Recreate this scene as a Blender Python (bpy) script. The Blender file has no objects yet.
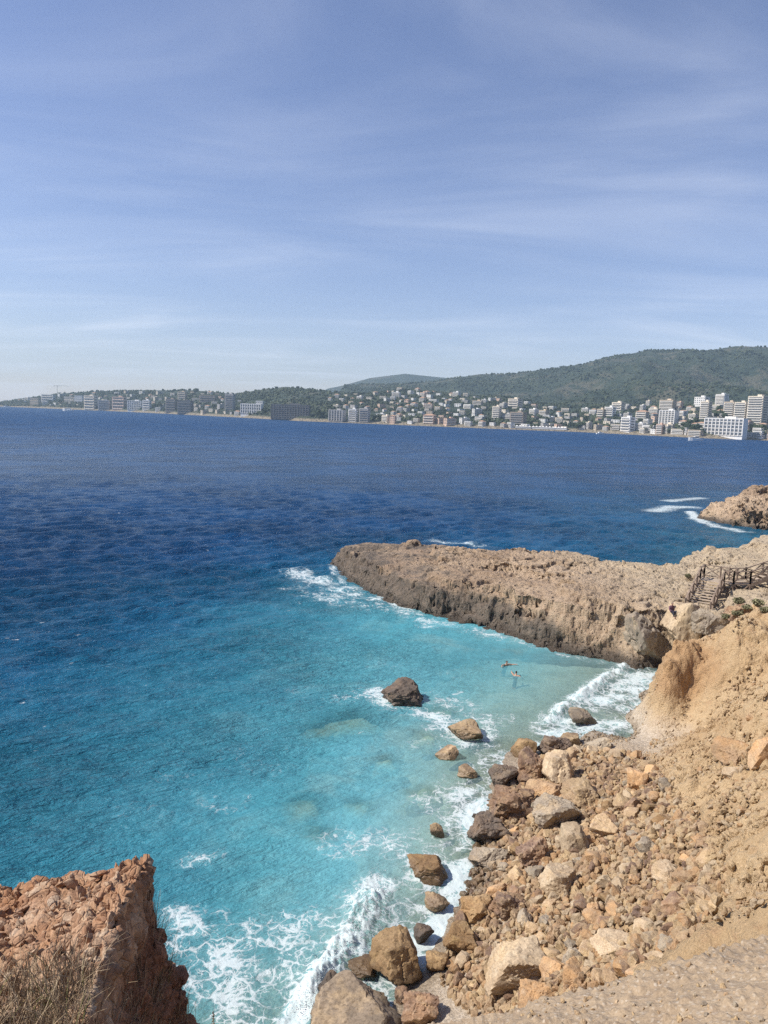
import bpy, bmesh, math, random
import numpy as np
from mathutils import Vector, Matrix, Euler

S = bpy.context.scene
COL = S.collection
rng = np.random.default_rng(7)
random.seed(7)
R_ = math.radians

# ------------------------------------------------------------------ camera, world, sun, exposure
EYE = np.array([0.0, 0.0, 18.0])
PITCH, ROLL, FPX = R_(7.5), R_(2.0), 739.56
_f = np.array([0, math.cos(PITCH), -math.sin(PITCH)])
_u0 = np.array([0, math.sin(PITCH), math.cos(PITCH)])
_r0 = np.array([1.0, 0, 0])
_r = math.cos(ROLL) * _r0 + math.sin(ROLL) * _u0
_u = -math.sin(ROLL) * _r0 + math.cos(ROLL) * _u0
cd = bpy.data.cameras.new('camera')
cam = bpy.data.objects.new('camera', cd)
COL.objects.link(cam)
cam.matrix_world = Matrix(((_r[0], _u[0], -_f[0], EYE[0]), (_r[1], _u[1], -_f[1], EYE[1]),
                           (_r[2], _u[2], -_f[2], EYE[2]), (0, 0, 0, 1)))
cd.sensor_fit = 'VERTICAL'
cd.sensor_height = 36
cd.lens = 26
cd.clip_start = 0.1
cd.clip_end = 40000
S.camera = cam

SUN_AZ, SUN_EL = R_(-96), R_(46)      # azimuth measured from +Y (the view) towards +X
W = bpy.data.worlds.new('World')
S.world = W
W.use_nodes = True
nt = W.node_tree
nt.nodes.clear()
_n = nt.nodes.new
out = _n('ShaderNodeOutputWorld')
bg = _n('ShaderNodeBackground')
sky = _n('ShaderNodeTexSky')
sky.sky_type = 'NISHITA'
sky.sun_disc = False
sky.sun_elevation = SUN_EL
sky.sun_rotation = SUN_AZ
sky.altitude = 0
sky.air_density = 1.0
sky.dust_density = 0.3
sky.ozone_density = 3.0
bg.inputs['Strength'].default_value = 0.098
# thin cirrus: a noise on a flat cloud layer far above, seen along each direction
tc = _n('ShaderNodeTexCoord')
sep = _n('ShaderNodeSeparateXYZ')
nt.links.new(tc.outputs['Generated'], sep.inputs[0])
mx = _n('ShaderNodeMath'); mx.operation = 'MAXIMUM'; mx.inputs[1].default_value = 0.02
nt.links.new(sep.outputs['Z'], mx.inputs[0])
ad = _n('ShaderNodeMath'); ad.operation = 'ADD'; ad.inputs[1].default_value = 0.10
nt.links.new(mx.outputs[0], ad.inputs[0])
dv = _n('ShaderNodeVectorMath'); dv.operation = 'DIVIDE'
cmb = _n('ShaderNodeCombineXYZ')
for i in range(3):
    nt.links.new(ad.outputs[0], cmb.inputs[i])
nt.links.new(tc.outputs['Generated'], dv.inputs[0])
nt.links.new(cmb.outputs[0], dv.inputs[1])
mp = _n('ShaderNodeMapping')
mp.inputs['Rotation'].default_value = (0, 0, R_(-14))
mp.inputs['Scale'].default_value = (0.5, 1.25, 1)
nt.links.new(dv.outputs[0], mp.inputs[0])
nz = _n('ShaderNodeTexNoise'); nz.inputs['Scale'].default_value = 1.25
nz.inputs['Detail'].default_value = 7; nz.inputs['Roughness'].default_value = 0.55; nz.inputs['Distortion'].default_value = 0.7
nt.links.new(mp.outputs[0], nz.inputs['Vector'])
nz2 = _n('ShaderNodeTexNoise'); nz2.inputs['Scale'].default_value = 0.55
nz2.inputs['Detail'].default_value = 3
nt.links.new(dv.outputs[0], nz2.inputs['Vector'])
mr = _n('ShaderNodeMapRange'); mr.interpolation_type = 'SMOOTHSTEP'
mr.inputs['From Min'].default_value = 0.36; mr.inputs['From Max'].default_value = 0.95
nt.links.new(nz.outputs['Fac'], mr.inputs[0])
mr2 = _n('ShaderNodeMapRange')
mr2.inputs['From Min'].default_value = 0.30; mr2.inputs['From Max'].default_value = 0.65
nt.links.new(nz2.outputs['Fac'], mr2.inputs[0])
ml = _n('ShaderNodeMath'); ml.operation = 'MULTIPLY'
nt.links.new(mr.outputs[0], ml.inputs[0]); nt.links.new(mr2.outputs[0], ml.inputs[1])
ml2 = _n('ShaderNodeMath'); ml2.operation = 'MULTIPLY'; ml2.inputs[1].default_value = 0.52
dv2 = _n('ShaderNodeMath'); dv2.operation = 'DIVIDE'; dv2.inputs[0].default_value = 0.20
nt.links.new(ad.outputs[0], dv2.inputs[1])
ad2 = _n('ShaderNodeMath'); ad2.operation = 'ADD'; ad2.inputs[1].default_value = 0.32
nt.links.new(dv2.outputs[0], ad2.inputs[0])
ml3 = _n('ShaderNodeMath'); ml3.operation = 'MULTIPLY'        # a low line of sight crosses more of the thin cloud
nt.links.new(ml.outputs[0], ml3.inputs[0]); nt.links.new(ad2.outputs[0], ml3.inputs[1])
nt.links.new(ml3.outputs[0], ml2.inputs[0])
mixc = _n('ShaderNodeMix'); mixc.data_type = 'RGBA'
nt.links.new(ml2.outputs[0], mixc.inputs[0])
tint = _n('ShaderNodeMix'); tint.data_type = 'RGBA'; tint.blend_type = 'MULTIPLY'; tint.inputs[0].default_value = 1
tint.inputs[7].default_value = (1.05, 0.93, 1.03, 1)
nt.links.new(sky.outputs[0], tint.inputs[6])
nt.links.new(tint.outputs[2], mixc.inputs[6])
mixc.inputs[7].default_value = (7.6, 8.0, 9.0, 1)
nt.links.new(mixc.outputs[2], bg.inputs['Color'])
nt.links.new(bg.outputs[0], out.inputs['Surface'])

sl = bpy.data.lights.new('sun', 'SUN')
sl.energy = 4.6
sl.angle = R_(0.53)
sl.color = (1.0, 0.94, 0.85)
sun = bpy.data.objects.new('sun', sl)
COL.objects.link(sun)
_sd = Vector((math.sin(SUN_AZ) * math.cos(SUN_EL), math.cos(SUN_AZ) * math.cos(SUN_EL), math.sin(SUN_EL)))
sun.rotation_euler = _sd.to_track_quat('Z', 'Y').to_euler()
sun.location = (-40, 20, 60)
S.view_settings.view_transform = 'Standard'
S.view_settings.look = 'None'
S.view_settings.exposure = 0.46
S.view_settings.gamma = 1
S.view_settings.use_curve_mapping = False
S.cycles.max_bounces = 6
S.cycles.transparent_max_bounces = 12
S.cycles.volume_bounces = 0
S.cycles.caustics_reflective = False
S.cycles.caustics_refractive = False
S.cycles.sample_clamp_indirect = 4.0
S.cycles.use_denoising = False
S.cycles.sample_clamp_direct = 1.7

# ------------------------------------------------------------------ helpers: rays, noise, interpolation
def ray(px, py):
    return _f * FPX + _r * (px - 384) + _u * (512 - py)
def at(px, py, z=0.0):
    d = ray(px, py)
    return EYE + d * ((z - EYE[2]) / d[2])

def _hash(i, j, k, s):
    h = (i.astype(np.int64) * 374761393 + j.astype(np.int64) * 668265263 + k.astype(np.int64) * 2147483647 + s * 1274126177) & 0xffffffff
    h = ((h ^ (h >> 13)) * 1274126177) & 0xffffffff
    h = ((h ^ (h >> 16)) * 2246822519) & 0xffffffff
    return h ^ (h >> 15)
_G = np.random.default_rng(1).normal(size=(256, 3)).astype(np.float32)
_G /= np.linalg.norm(_G, axis=1)[:, None]
def perlin(p, s=0):
    p = np.asarray(p, np.float32)
    i = np.floor(p).astype(np.int64)
    f = p - i
    w = f * f * f * (f * (f * 6 - 15) + 10)
    r = 0
    for dx in (0, 1):
        wx = w[:, 0] if dx else 1 - w[:, 0]
        for dy in (0, 1):
            wy = w[:, 1] if dy else 1 - w[:, 1]
            for dz in (0, 1):
                wz = w[:, 2] if dz else 1 - w[:, 2]
                g = _G[_hash(i[:, 0] + dx, i[:, 1] + dy, i[:, 2] + dz, s) & 255]
                r = r + wx * wy * wz * (g[:, 0] * (f[:, 0] - dx) + g[:, 1] * (f[:, 1] - dy) + g[:, 2] * (f[:, 2] - dz))
    return r * 1.5
def fbm(p, o=4, s=0, gain=0.5, ridged=False):
    p = np.asarray(p, np.float32)
    r, a, t = 0, 1.0, 0
    for k in range(o):
        n = perlin(p * 2.03 ** k + 17.3 * k, s + k)
        r = r + a * (1 - 2 * np.abs(n) if ridged else n)
        t += a
        a *= gain
    return r / t
def worley(p, s=0, flat=False):
    p = np.asarray(p, np.float32)
    i = np.floor(p).astype(np.int64)
    f1 = np.full(len(p), 9.0, np.float32); f2 = f1.copy(); idv = np.zeros(len(p), np.int64)
    for dx in (-1, 0, 1):
        for dy in (-1, 0, 1):
            for dz in ((0,) if flat else (-1, 0, 1)):
                a, b, c = i[:, 0] + dx, i[:, 1] + dy, i[:, 2] + dz
                h = _hash(a, b, c, s)
                q = np.stack([a + (h & 1023) / 1023, b + ((h >> 10) & 1023) / 1023, c + (0 if flat else ((h >> 20) & 1023) / 1023)], 1)
                dd = q - p
                if flat:
                    dd[:, 2] = 0
                d = np.sqrt((dd ** 2).sum(1))
                c1 = d < f1
                f2 = np.where(c1, f1, np.minimum(f2, d)); idv = np.where(c1, h, idv); f1 = np.where(c1, d, f1)
    return f1, f2, (idv & 0xffff) / 65535.0
def P2(x, y, s=1.0):
    return np.stack([x * s, y * s, np.zeros_like(x)], 1)
def sstep(a, b, x):
    t = np.clip((x - a) / (b - a), 0, 1)
    return t * t * (3 - 2 * t)

class RBF:
    def __init__(self, pts, vals, lin=True, smooth=0.0, soft=0.0):
        self.soft = soft
        self.p = np.array(pts, float); n = len(pts); self.lin = lin
        K = self.k(self.p, self.p) - np.eye(n) * smooth
        A = np.zeros((n + 3, n + 3)); A[:n, :n] = K
        A[:n, n] = 1; A[:n, n + 1:] = self.p; A[n:, :n] = A[:n, n:].T
        self.w = np.linalg.solve(A, np.concatenate([np.array(vals, float), [0, 0, 0]]))
    def k(self, a, b):
        d = np.sqrt(((a[:, None] - b[None]) ** 2).sum(-1))
        return np.sqrt(d * d + self.soft ** 2) if self.lin else d * d * np.log(d + 1e-9)
    def __call__(self, x, y):
        q = np.stack([np.ravel(x), np.ravel(y)], 1).astype(float); r = np.empty(len(q)); n = len(self.p)
        for a in range(0, len(q), 40000):
            c = q[a:a + 40000]
            r[a:a + 40000] = self.k(c, self.p) @ self.w[:n] + self.w[n] + c @ self.w[n + 1:]
        return r.reshape(np.shape(x))
def seg_dist(x, y, poly, closed=False):
    pts = np.array(poly, float)
    b = np.roll(pts, -1, 0) if closed else pts[1:]
    a = pts if closed else pts[:-1]
    d = np.full(np.shape(x), 1e9)
    for p, q in zip(a, b):
        v = q - p
        t = np.clip(((x - p[0]) * v[0] + (y - p[1]) * v[1]) / (v @ v), 0, 1)
        d = np.minimum(d, np.hypot(x - p[0] - t * v[0], y - p[1] - t * v[1]))
    return d
def inside(x, y, poly):
    r = np.zeros(np.shape(x), bool); n = len(poly)
    for i in range(n):
        x0, y0 = poly[i]; x1, y1 = poly[(i + 1) % n]
        c = ((y0 > y) != (y1 > y)) & (x < (x1 - x0) * (y - y0) / ((y1 - y0) or 1e-9) + x0)
        r ^= c
    return r

# ------------------------------------------------------------------ helpers: objects
def tag(o, label=None, cat=None, group=None, kind=None):
    if label: o['label'] = label
    if cat: o['category'] = cat
    if group: o['group'] = group
    if kind: o['kind'] = kind
    return o
def empty(name, loc, rz=0.0):
    o = bpy.data.objects.new(name, None); COL.objects.link(o)
    o.location = loc; o.rotation_euler = (0, 0, rz); o.empty_display_size = 0.2
    return o
def mesh_np(name, v, f, mat=None, smooth=True):
    """v (n,3); f (m,3|4) index array"""
    me = bpy.data.meshes.new(name)
    v = np.ascontiguousarray(v, np.float32); f = np.ascontiguousarray(f, np.int32)
    m, k = f.shape
    me.vertices.add(len(v)); me.vertices.foreach_set('co', v.ravel())
    me.loops.add(m * k); me.loops.foreach_set('vertex_index', f.ravel())
    me.polygons.add(m)
    me.polygons.foreach_set('loop_start', np.arange(0, m * k, k, dtype=np.int32))
    me.polygons.foreach_set('loop_total', np.full(m, k, np.int32))
    me.polygons.foreach_set('use_smooth', np.full(m, smooth, bool))
    me.update(calc_edges=True)
    if mat: me.materials.append(mat)
    return me
def link(name, me, parent=None):
    o = bpy.data.objects.new(name, me); COL.objects.link(o)
    if parent: o.parent = parent
    return o
def attr(me, name, vals):
    a = me.attributes.new(name, 'FLOAT', 'POINT'); a.data.foreach_set('value', np.ascontiguousarray(vals, np.float32).ravel())
def grid_faces(nu, nv):
    i = np.arange(nu * nv).reshape(nu, nv)
    return np.stack([i[:-1, :-1].ravel(), i[1:, :-1].ravel(), i[1:, 1:].ravel(), i[:-1, 1:].ravel()], 1)
def vnormals(v, f):
    n = np.zeros_like(v)
    fn = np.cross(v[f[:, 2]] - v[f[:, 0]], v[f[:, 3 if f.shape[1] == 4 else 1]] - v[f[:, 1 if f.shape[1] == 4 else 0]])
    for k in range(f.shape[1]):
        np.add.at(n, f[:, k], fn)
    return n / (np.linalg.norm(n, axis=1)[:, None] + 1e-9)
class MB:
    def __init__(self): self.v = []; self.f = []
    def add(self, v, f):
        b = len(self.v); self.v += [tuple(p) for p in v]; self.f += [tuple(i + b for i in q) for q in f]; return self
    def box(self, c, s, rz=0.0, M=None):
        c = Vector(c); v = []
        for x in (-.5, .5):
            for y in (-.5, .5):
                for z in (-.5, .5):
                    p = Vector((x * s[0], y * s[1], z * s[2]))
                    if M is not None: p = M @ p
                    elif rz: p.rotate(Euler((0, 0, rz)))
                    v.append(p + c)
        return self.add(v, [(0, 1, 3, 2), (4, 6, 7, 5), (0, 4, 5, 1), (2, 3, 7, 6), (0, 2, 6, 4), (1, 5, 7, 3)])
    def bar(self, a, b, w, h=None):
        a, b = Vector(a), Vector(b); d = b - a; L = d.length
        q = d.to_track_quat('X', 'Z').to_matrix()
        return self.box((a + b) / 2, (L, w, h or w), M=q)
    def tube(self, pts, rad, n=6):
        pts = [Vector(p) for p in pts]
        rr = rad if isinstance(rad, (list, tuple)) else [rad] * len(pts)
        base = len(self.v)
        for i, p in enumerate(pts):
            d = (pts[min(i + 1, len(pts) - 1)] - pts[max(i - 1, 0)]).normalized()
            q = d.to_track_quat('Z', 'Y')
            for k in range(n):
                a = 2 * math.pi * k / n
                self.v.append(tuple(p + q @ Vector((math.cos(a) * rr[i], math.sin(a) * rr[i], 0))))
        for i in range(len(pts) - 1):
            for k in range(n):
                self.f.append((base + i * n + k, base + i * n + (k + 1) % n, base + (i + 1) * n + (k + 1) % n, base + (i + 1) * n + k))
        self.f.append(tuple(base + k for k in range(n))[::-1])
        self.f.append(tuple(base + (len(pts) - 1) * n + k for k in range(n)))
        return self
    def mesh(self, name, mat=None, smooth=False):
        me = bpy.data.meshes.new(name); me.from_pydata(self.v, [], self.f)
        if mat: me.materials.append(mat)
        if smooth: me.polygons.foreach_set('use_smooth', [True] * len(me.polygons))
        me.update(); return me
    def build(self, name, mat=None, parent=None, smooth=False):
        return link(name, self.mesh(name, mat, smooth), parent)
def copy_tree(o, parent=None):
    c = o.copy(); COL.objects.link(c)
    if parent: c.parent = parent
    for ch in list(o.children): copy_tree(ch, c)
    return c

# ------------------------------------------------------------------ materials
class NG:
    def __init__(self, name):
        self.m = bpy.data.materials.new(name); self.m.use_nodes = True
        self.t = self.m.node_tree; self.t.nodes.clear()
        self.out = self.n('OutputMaterial')
    def n(self, typ, **k):
        x = self.t.nodes.new('ShaderNode' + typ)
        for a, b in k.items(): setattr(x, a, b)
        return x
    def l(self, a, b): self.t.links.new(a, b)
    def put(self, sock, v):
        if isinstance(v, bpy.types.NodeSocket): self.l(v, sock)
        elif v is not None: sock.default_value = v
    def math(self, op, a, b=None, c=None, clamp=False):
        x = self.n('Math', operation=op, use_clamp=clamp)
        self.put(x.inputs[0], a); self.put(x.inputs[1], b)
        if c is not None: self.put(x.inputs[2], c)
        return x.outputs[0]
    def noise(self, vec, scale, detail=4, rough=0.55, dist=0.0):
        x = self.n('TexNoise'); self.put(x.inputs['Vector'], vec)
        x.inputs['Scale'].default_value = scale; x.inputs['Detail'].default_value = detail
        x.inputs['Roughness'].default_value = rough; x.inputs['Distortion'].default_value = dist
        return x.outputs['Fac']
    def vor(self, vec, scale, feature='F1', rand=1.0, out='Distance'):
        x = self.n('TexVoronoi', feature=feature); self.put(x.inputs['Vector'], vec)
        x.inputs['Scale'].default_value = scale; x.inputs['Randomness'].default_value = rand
        return x.outputs[out]
    def rng(self, v, a, b, c=0.0, d=1.0, smooth=True):
        x = self.n('MapRange'); x.interpolation_type = 'SMOOTHSTEP' if smooth else 'LINEAR'
        self.put(x.inputs[0], v)
        for i, q in enumerate((a, b, c, d)): self.put(x.inputs[i + 1], q)
        return x.outputs[0]
    def mix(self, f, a, b, blend='MIX'):
        x = self.n('Mix', data_type='RGBA', blend_type=blend)
        self.put(x.inputs[0], f)
        for i, q in ((6, a), (7, b)):
            self.put(x.inputs[i], (*q, 1) if isinstance(q, (tuple, list)) and len(q) == 3 else q)
        return x.outputs[2]
    def ramp(self, v, stops):
        x = self.n('ValToRGB'); self.put(x.inputs[0], v)
        e = x.color_ramp.elements
        while len(e) < len(stops): e.new(0.5)
        for q, (p, c) in zip(e, stops): q.position = p; q.color = (*c, 1)
        return x.outputs[0]
    def bump(self, h, strength, dist, prev=None):
        x = self.n('Bump'); self.put(x.inputs['Height'], h)
        self.put(x.inputs['Strength'], strength); x.inputs['Distance'].default_value = dist
        if prev is not None: self.l(prev, x.inputs['Normal'])
        return x.outputs[0]
    def pri(self, color, rough=0.9, normal=None, **k):
        x = self.n('BsdfPrincipled')
        self.put(x.inputs['Base Color'], (*color, 1) if isinstance(color, (tuple, list)) and len(color) == 3 else color)
        self.put(x.inputs['Roughness'], rough)
        if normal is not None: self.l(normal, x.inputs['Normal'])
        for a, b in k.items(): self.put(x.inputs[a.replace('_', ' ')], b)
        return x.outputs[0]
    def done(self, sh):
        self.l(sh, self.out.inputs['Surface']); return self.m
    def pos(self): return self.n('NewGeometry').outputs['Position']
    def objc(self): return self.n('TexCoord').outputs['Object']
    def rand(self): return self.n('ObjectInfo').outputs['Random']
    def att(self, name):
        x = self.n('Attribute'); x.attribute_name = name; return x.outputs['Fac']
    def z(self):
        s = self.n('SeparateXYZ'); self.l(self.pos(), s.inputs[0]); return s.outputs['Z']

def wet(g, col, lo=0.15, hi=0.75, amt=0.42):
    """darker where sea water keeps the stone wet"""
    zz = g.math('ADD', g.z(), g.math('MULTIPLY', g.noise(g.pos(), 1.4, 3), -0.7))
    f = g.rng(zz, lo - 0.35, hi - 0.35, 1.0, 0.0)
    return g.mix(f, col, g.mix(1.0, col, (amt, amt * .95, amt * .88), 'MULTIPLY')), g.rng(f, 0, 1, 0.92, 0.45)
def rock_mat(name, a, b, c, scale=1.0, wetness=True, bump=0.5, pits=0.5):
    g = NG(name); v = g.objc() if not name.startswith('world') else g.pos()
    off = g.n('VectorMath', operation='ADD'); g.l(v, off.inputs[0])
    cb = g.n('CombineXYZ'); rr = g.math('MULTIPLY', g.rand(), 40.0); g.l(rr, cb.inputs[0]); g.l(rr, cb.inputs[1])
    g.l(cb.outputs[0], off.inputs[1]); v = off.outputs[0]
    n1 = g.noise(v, 1.1 * scale, 5, 0.6); n2 = g.noise(v, 5.0 * scale, 6, 0.65)
    col = g.mix(g.rng(n1, .40, .60), a, b)
    col = g.mix(g.rng(n2, .50, .72, 0, .8), col, c)
    # clay dust lying in patches
    col = g.mix(g.math('MULTIPLY', g.rng(g.noise(v, 2.3 * scale, 5, .65), .50, .64), .38 if name not in ('dark_rock', 'drowned_rock', 'ochre_rock') else .15), col, (.50, .36, .20))
    n3 = g.noise(v, 26 * scale, 4, 0.7)
    col = g.mix(1.0, col, g.ramp(n3, [(.28, (.50, .47, .44)), (.52, (1, 1, 1)), (.76, (1.22, 1.18, 1.12))]), 'MULTIPLY')
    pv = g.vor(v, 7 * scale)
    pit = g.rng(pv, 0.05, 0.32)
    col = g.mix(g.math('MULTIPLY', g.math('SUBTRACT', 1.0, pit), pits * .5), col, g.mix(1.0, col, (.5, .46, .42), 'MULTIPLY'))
    hue = g.n('HueSaturation'); g.l(col, hue.inputs['Color'])
    g.put(hue.inputs['Value'], g.rng(g.rand(), 0, 1, .78, 1.2, False))
    col = hue.outputs[0]
    rough = 0.93
    if wetness: col, rough = wet(g, col)
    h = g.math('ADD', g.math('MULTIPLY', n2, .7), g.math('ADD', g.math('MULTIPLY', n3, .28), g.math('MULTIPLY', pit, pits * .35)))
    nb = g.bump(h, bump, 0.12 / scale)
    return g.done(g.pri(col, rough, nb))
TAN = (.50, .36, .20); PALE = (.52, .405, .27); RED = (.29, .175, .10); DARK = (.115, .09, .07); GREY = (.30, .245, .185); OCH = (.34, .225, .115); ORG = (.47, .285, .14); CLAY = (.47, .29, .165)
MR = {
    'tan': rock_mat('tan_rock', TAN, (.40, .275, .165), (.58, .45, .31)),
    'pale': rock_mat('pale_rock', PALE, (.38, .28, .18), (.50, .41, .29)),
    'grey': rock_mat('grey_rock', GREY, (.36, .30, .22), (.22, .18, .145)),
    'dark': rock_mat('dark_rock', DARK, (.17, .12, .085), (.075, .062, .055)),
    'red': rock_mat('red_rock', RED, (.21, .135, .095), (.42, .31, .21)),
    'orange': rock_mat('orange_rock', ORG, (.40, .265, .155), (.50, .36, .23)),
    'ochre': rock_mat('ochre_rock', OCH, (.26, .155, .07), (.40, .27, .12)),
    'brown': rock_mat('brown_rock', (.20, .155, .11), (.26, .20, .14), (.14, .11, .08)),
    'under': rock_mat('drowned_rock', (.42, .37, .24), (.30, .29, .19), (.46, .41, .28), wetness=False),
}
def plain(name, col, rough=0.7, var=0.25, scale=3.0, bump=0.0, rnd=0.0):
    g = NG(name); v = g.objc()
    n = g.noise(v, scale, 5, .6)
    c = g.mix(g.rng(n, .3, .7), tuple(x * (1 - var) for x in col), tuple(min(1, x * (1 + var)) for x in col))
    if rnd:
        h = g.n('HueSaturation'); g.l(c, h.inputs['Color']); g.put(h.inputs['Value'], g.rng(g.rand(), 0, 1, 1 - rnd, 1 + rnd, False)); c = h.outputs[0]
    return g.done(g.pri(c, rough, g.bump(n, bump, .02) if bump else None))

# ------------------------------------------------------------------ shore: beach, scree slope, clay bluff (one ground sheet)
def C(px, py, z):
    p = at(px, py, z); return (p[0], p[1], z)
def Y_(px, py, y):
    d = ray(px, py); p = EYE + d * (y / d[1]); return tuple(p)
_sc = [C(668, 668, 0), C(620, 690, -.28), C(590, 708, -.28), C(555, 730, -.25), C(520, 748, 0), C(655, 684, .02), C(632, 711, .02), C(602, 732, .02), C(572, 745, .06), C(495, 790, 0), C(480, 830, 0), C(465, 900, 0), C(440, 940, 0),
       C(395, 1000, 0), (-2, 18.6, 0), (-6, 16.5, 0), (-14, 14, 0), (-25, 13, 0),
       # pebble beach behind the swash
       C(604, 742, .5), C(642, 718, .75), C(655, 695, .6), C(540, 765, .6), C(620, 742, 1.0), C(612, 750, 1.1), C(590, 752, .9), (20.5, 49.5, .7), (22.5, 51.5, .9), (25, 49, 3.0),
       # bluff
       Y_(694, 635, 42.0), Y_(677, 650, 41.5), Y_(673, 662, 41.3), Y_(662, 684, 41.1), Y_(656, 702, 40.9), C(643, 721, .8), Y_(690, 693, 41.0), Y_(673, 693, 41.4), Y_(706, 695, 40.2), Y_(690, 662, 42.0), Y_(701, 655, 42.5), Y_(703, 672, 41.8), Y_(681, 676, 41.4), Y_(704, 640, 42.6), Y_(714, 652, 41.2), Y_(715, 668, 40.4), Y_(712, 684, 39.8), Y_(722, 640, 41.2), Y_(730, 668, 39.4), Y_(745, 690, 38.0), Y_(700, 722, 38.6), Y_(672, 722, 39.8), (17.5, 44.6, 1.0), (18.6, 46.2, 1.2), (20.5, 47.5, 1.4), (20.2, 44.3, 4.2), (22, 45.5, 5.0), Y_(768, 645, 39.5),
       (24, 47.5, 4.4), (27, 46, 6.3), (32, 44, 8.2), (40, 45, 9.0),
       Y_(730, 715, 36.5), C(680, 742, 1.8), C(655, 752, 1.05), Y_(720, 745, 34.0), Y_(768, 690, 36.0),
       # clay slope and scree
       Y_(768, 720, 33.0), C(768, 790, 6.7), C(768, 860, 7.0), C(735, 800, 5.2), C(700, 800, 3.9), C(640, 780, 1.9), C(600, 800, 1.5), C(560, 790, .95), C(620, 850, 2.6), C(540, 850, 1.1),
       C(520, 900, 1.2), C(580, 900, 2.3), C(640, 900, 3.6), C(700, 900, 5.2), C(740, 900, 6.4), C(600, 950, 3.4), C(520, 960, 1.5), C(470, 960, .65), C(490, 1010, 1.2),
       (18, 30, 9.2), (16, 22, 9.6), (22, 28, 12), (14, 15, 10.5), (30, 36, 12.5), (30, 20, 15.5), (42, 30, 16), (46, 12, 16.5), (20, 8, 14.5),
       (1.5, 16.5, 1.9), (4, 14.5, 4.6), (0, 14.8, 2.6), (2, 9, 6.8), (-5, 13, 2.4), (-5, 8, 6), (-14, 10, 4), (-25, 9, 4), (6, 12, 7.2), (9, 14.5, 8.0),
       # under water
       (11, 53, -.8), (6, 47, -1.0), (2, 40, -1.4), (3.5, 36, -.7), (1, 31, -1.2), (1, 26, -.8), (-3, 22.5, -.8), (-8, 20, -1.2), (-25, 18, -3),
       (-4, 34, -2.8), (-5, 26, -2.4), (-12, 24, -3.4), (-20, 32, -6), (-8, 44, -4.5), (-14, 52, -7), (2, 54, -2.2), (8, 59, -1.8), (16, 53, -.4), (-4, 62, -5), (-30, 25, -7), (-30, 55, -12)]
_shore = RBF([(a, b) for a, b, c in _sc], [c for a, b, c in _sc], smooth=0.03, soft=1.1)
def shore_base(x, y): return _shore(x, y)
def shore_z(x, y):
    x = np.asarray(x, float); y = np.asarray(y, float)
    z = shore_base(x, y)
    up = sstep(1.2, 3.5, z)
    p = P2(x.ravel(), y.ravel())
    n1 = fbm(p * .45, 4, 3).reshape(x.shape); n2 = fbm(p * 2.3, 4, 9).reshape(x.shape)
    rd = fbm(p * .8 + 5, 4, 21, ridged=True).reshape(x.shape)
    z = z + up * (.50 * n1 + .20 * n2 + .45 * (rd - .3)) + (1 - up) * (.10 * n1 + .05 * n2)
    # the bluff's steep eroded face is cut by runnels and little ledges
    bl = np.exp(-(((x - 18.5) / 4.2) ** 2 + ((y - 42.0) / 4.0) ** 2)) * up
    # runnels washed down the slope
    al = (-.85 * x + .53 * y).ravel(); ac = (.53 * x + .85 * y).ravel()
    rn = fbm(np.stack([al * .16, ac * .62 + .8 * fbm(p * .3, 2, 41), al * 0], 1), 4, 43, ridged=True).reshape(x.shape)
    z = z + sstep(2.2, 4.5, z) * .55 * (rn - .45)
    st = z * 1.5 + .5 * n1
    z = z + .5 * bl * (.5 * (np.floor(st) + sstep(.25, .75, st - np.floor(st)) - st) / 1.5 + .35 * rd - .1)
    return z
def on_shore(px, py, fn=None, lo=8.0, hi=75.0):
    d = ray(px, py); d = d / np.linalg.norm(d)
    t = np.arange(lo, hi, .08)
    q = EYE + d * t[:, None]
    g = (fn or shore_base)(q[:, 0], q[:, 1])
    h = np.where(q[:, 2] <= g)[0]
    i = h[0] if len(h) else len(t) - 1
    return q[i], t[i]

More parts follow.
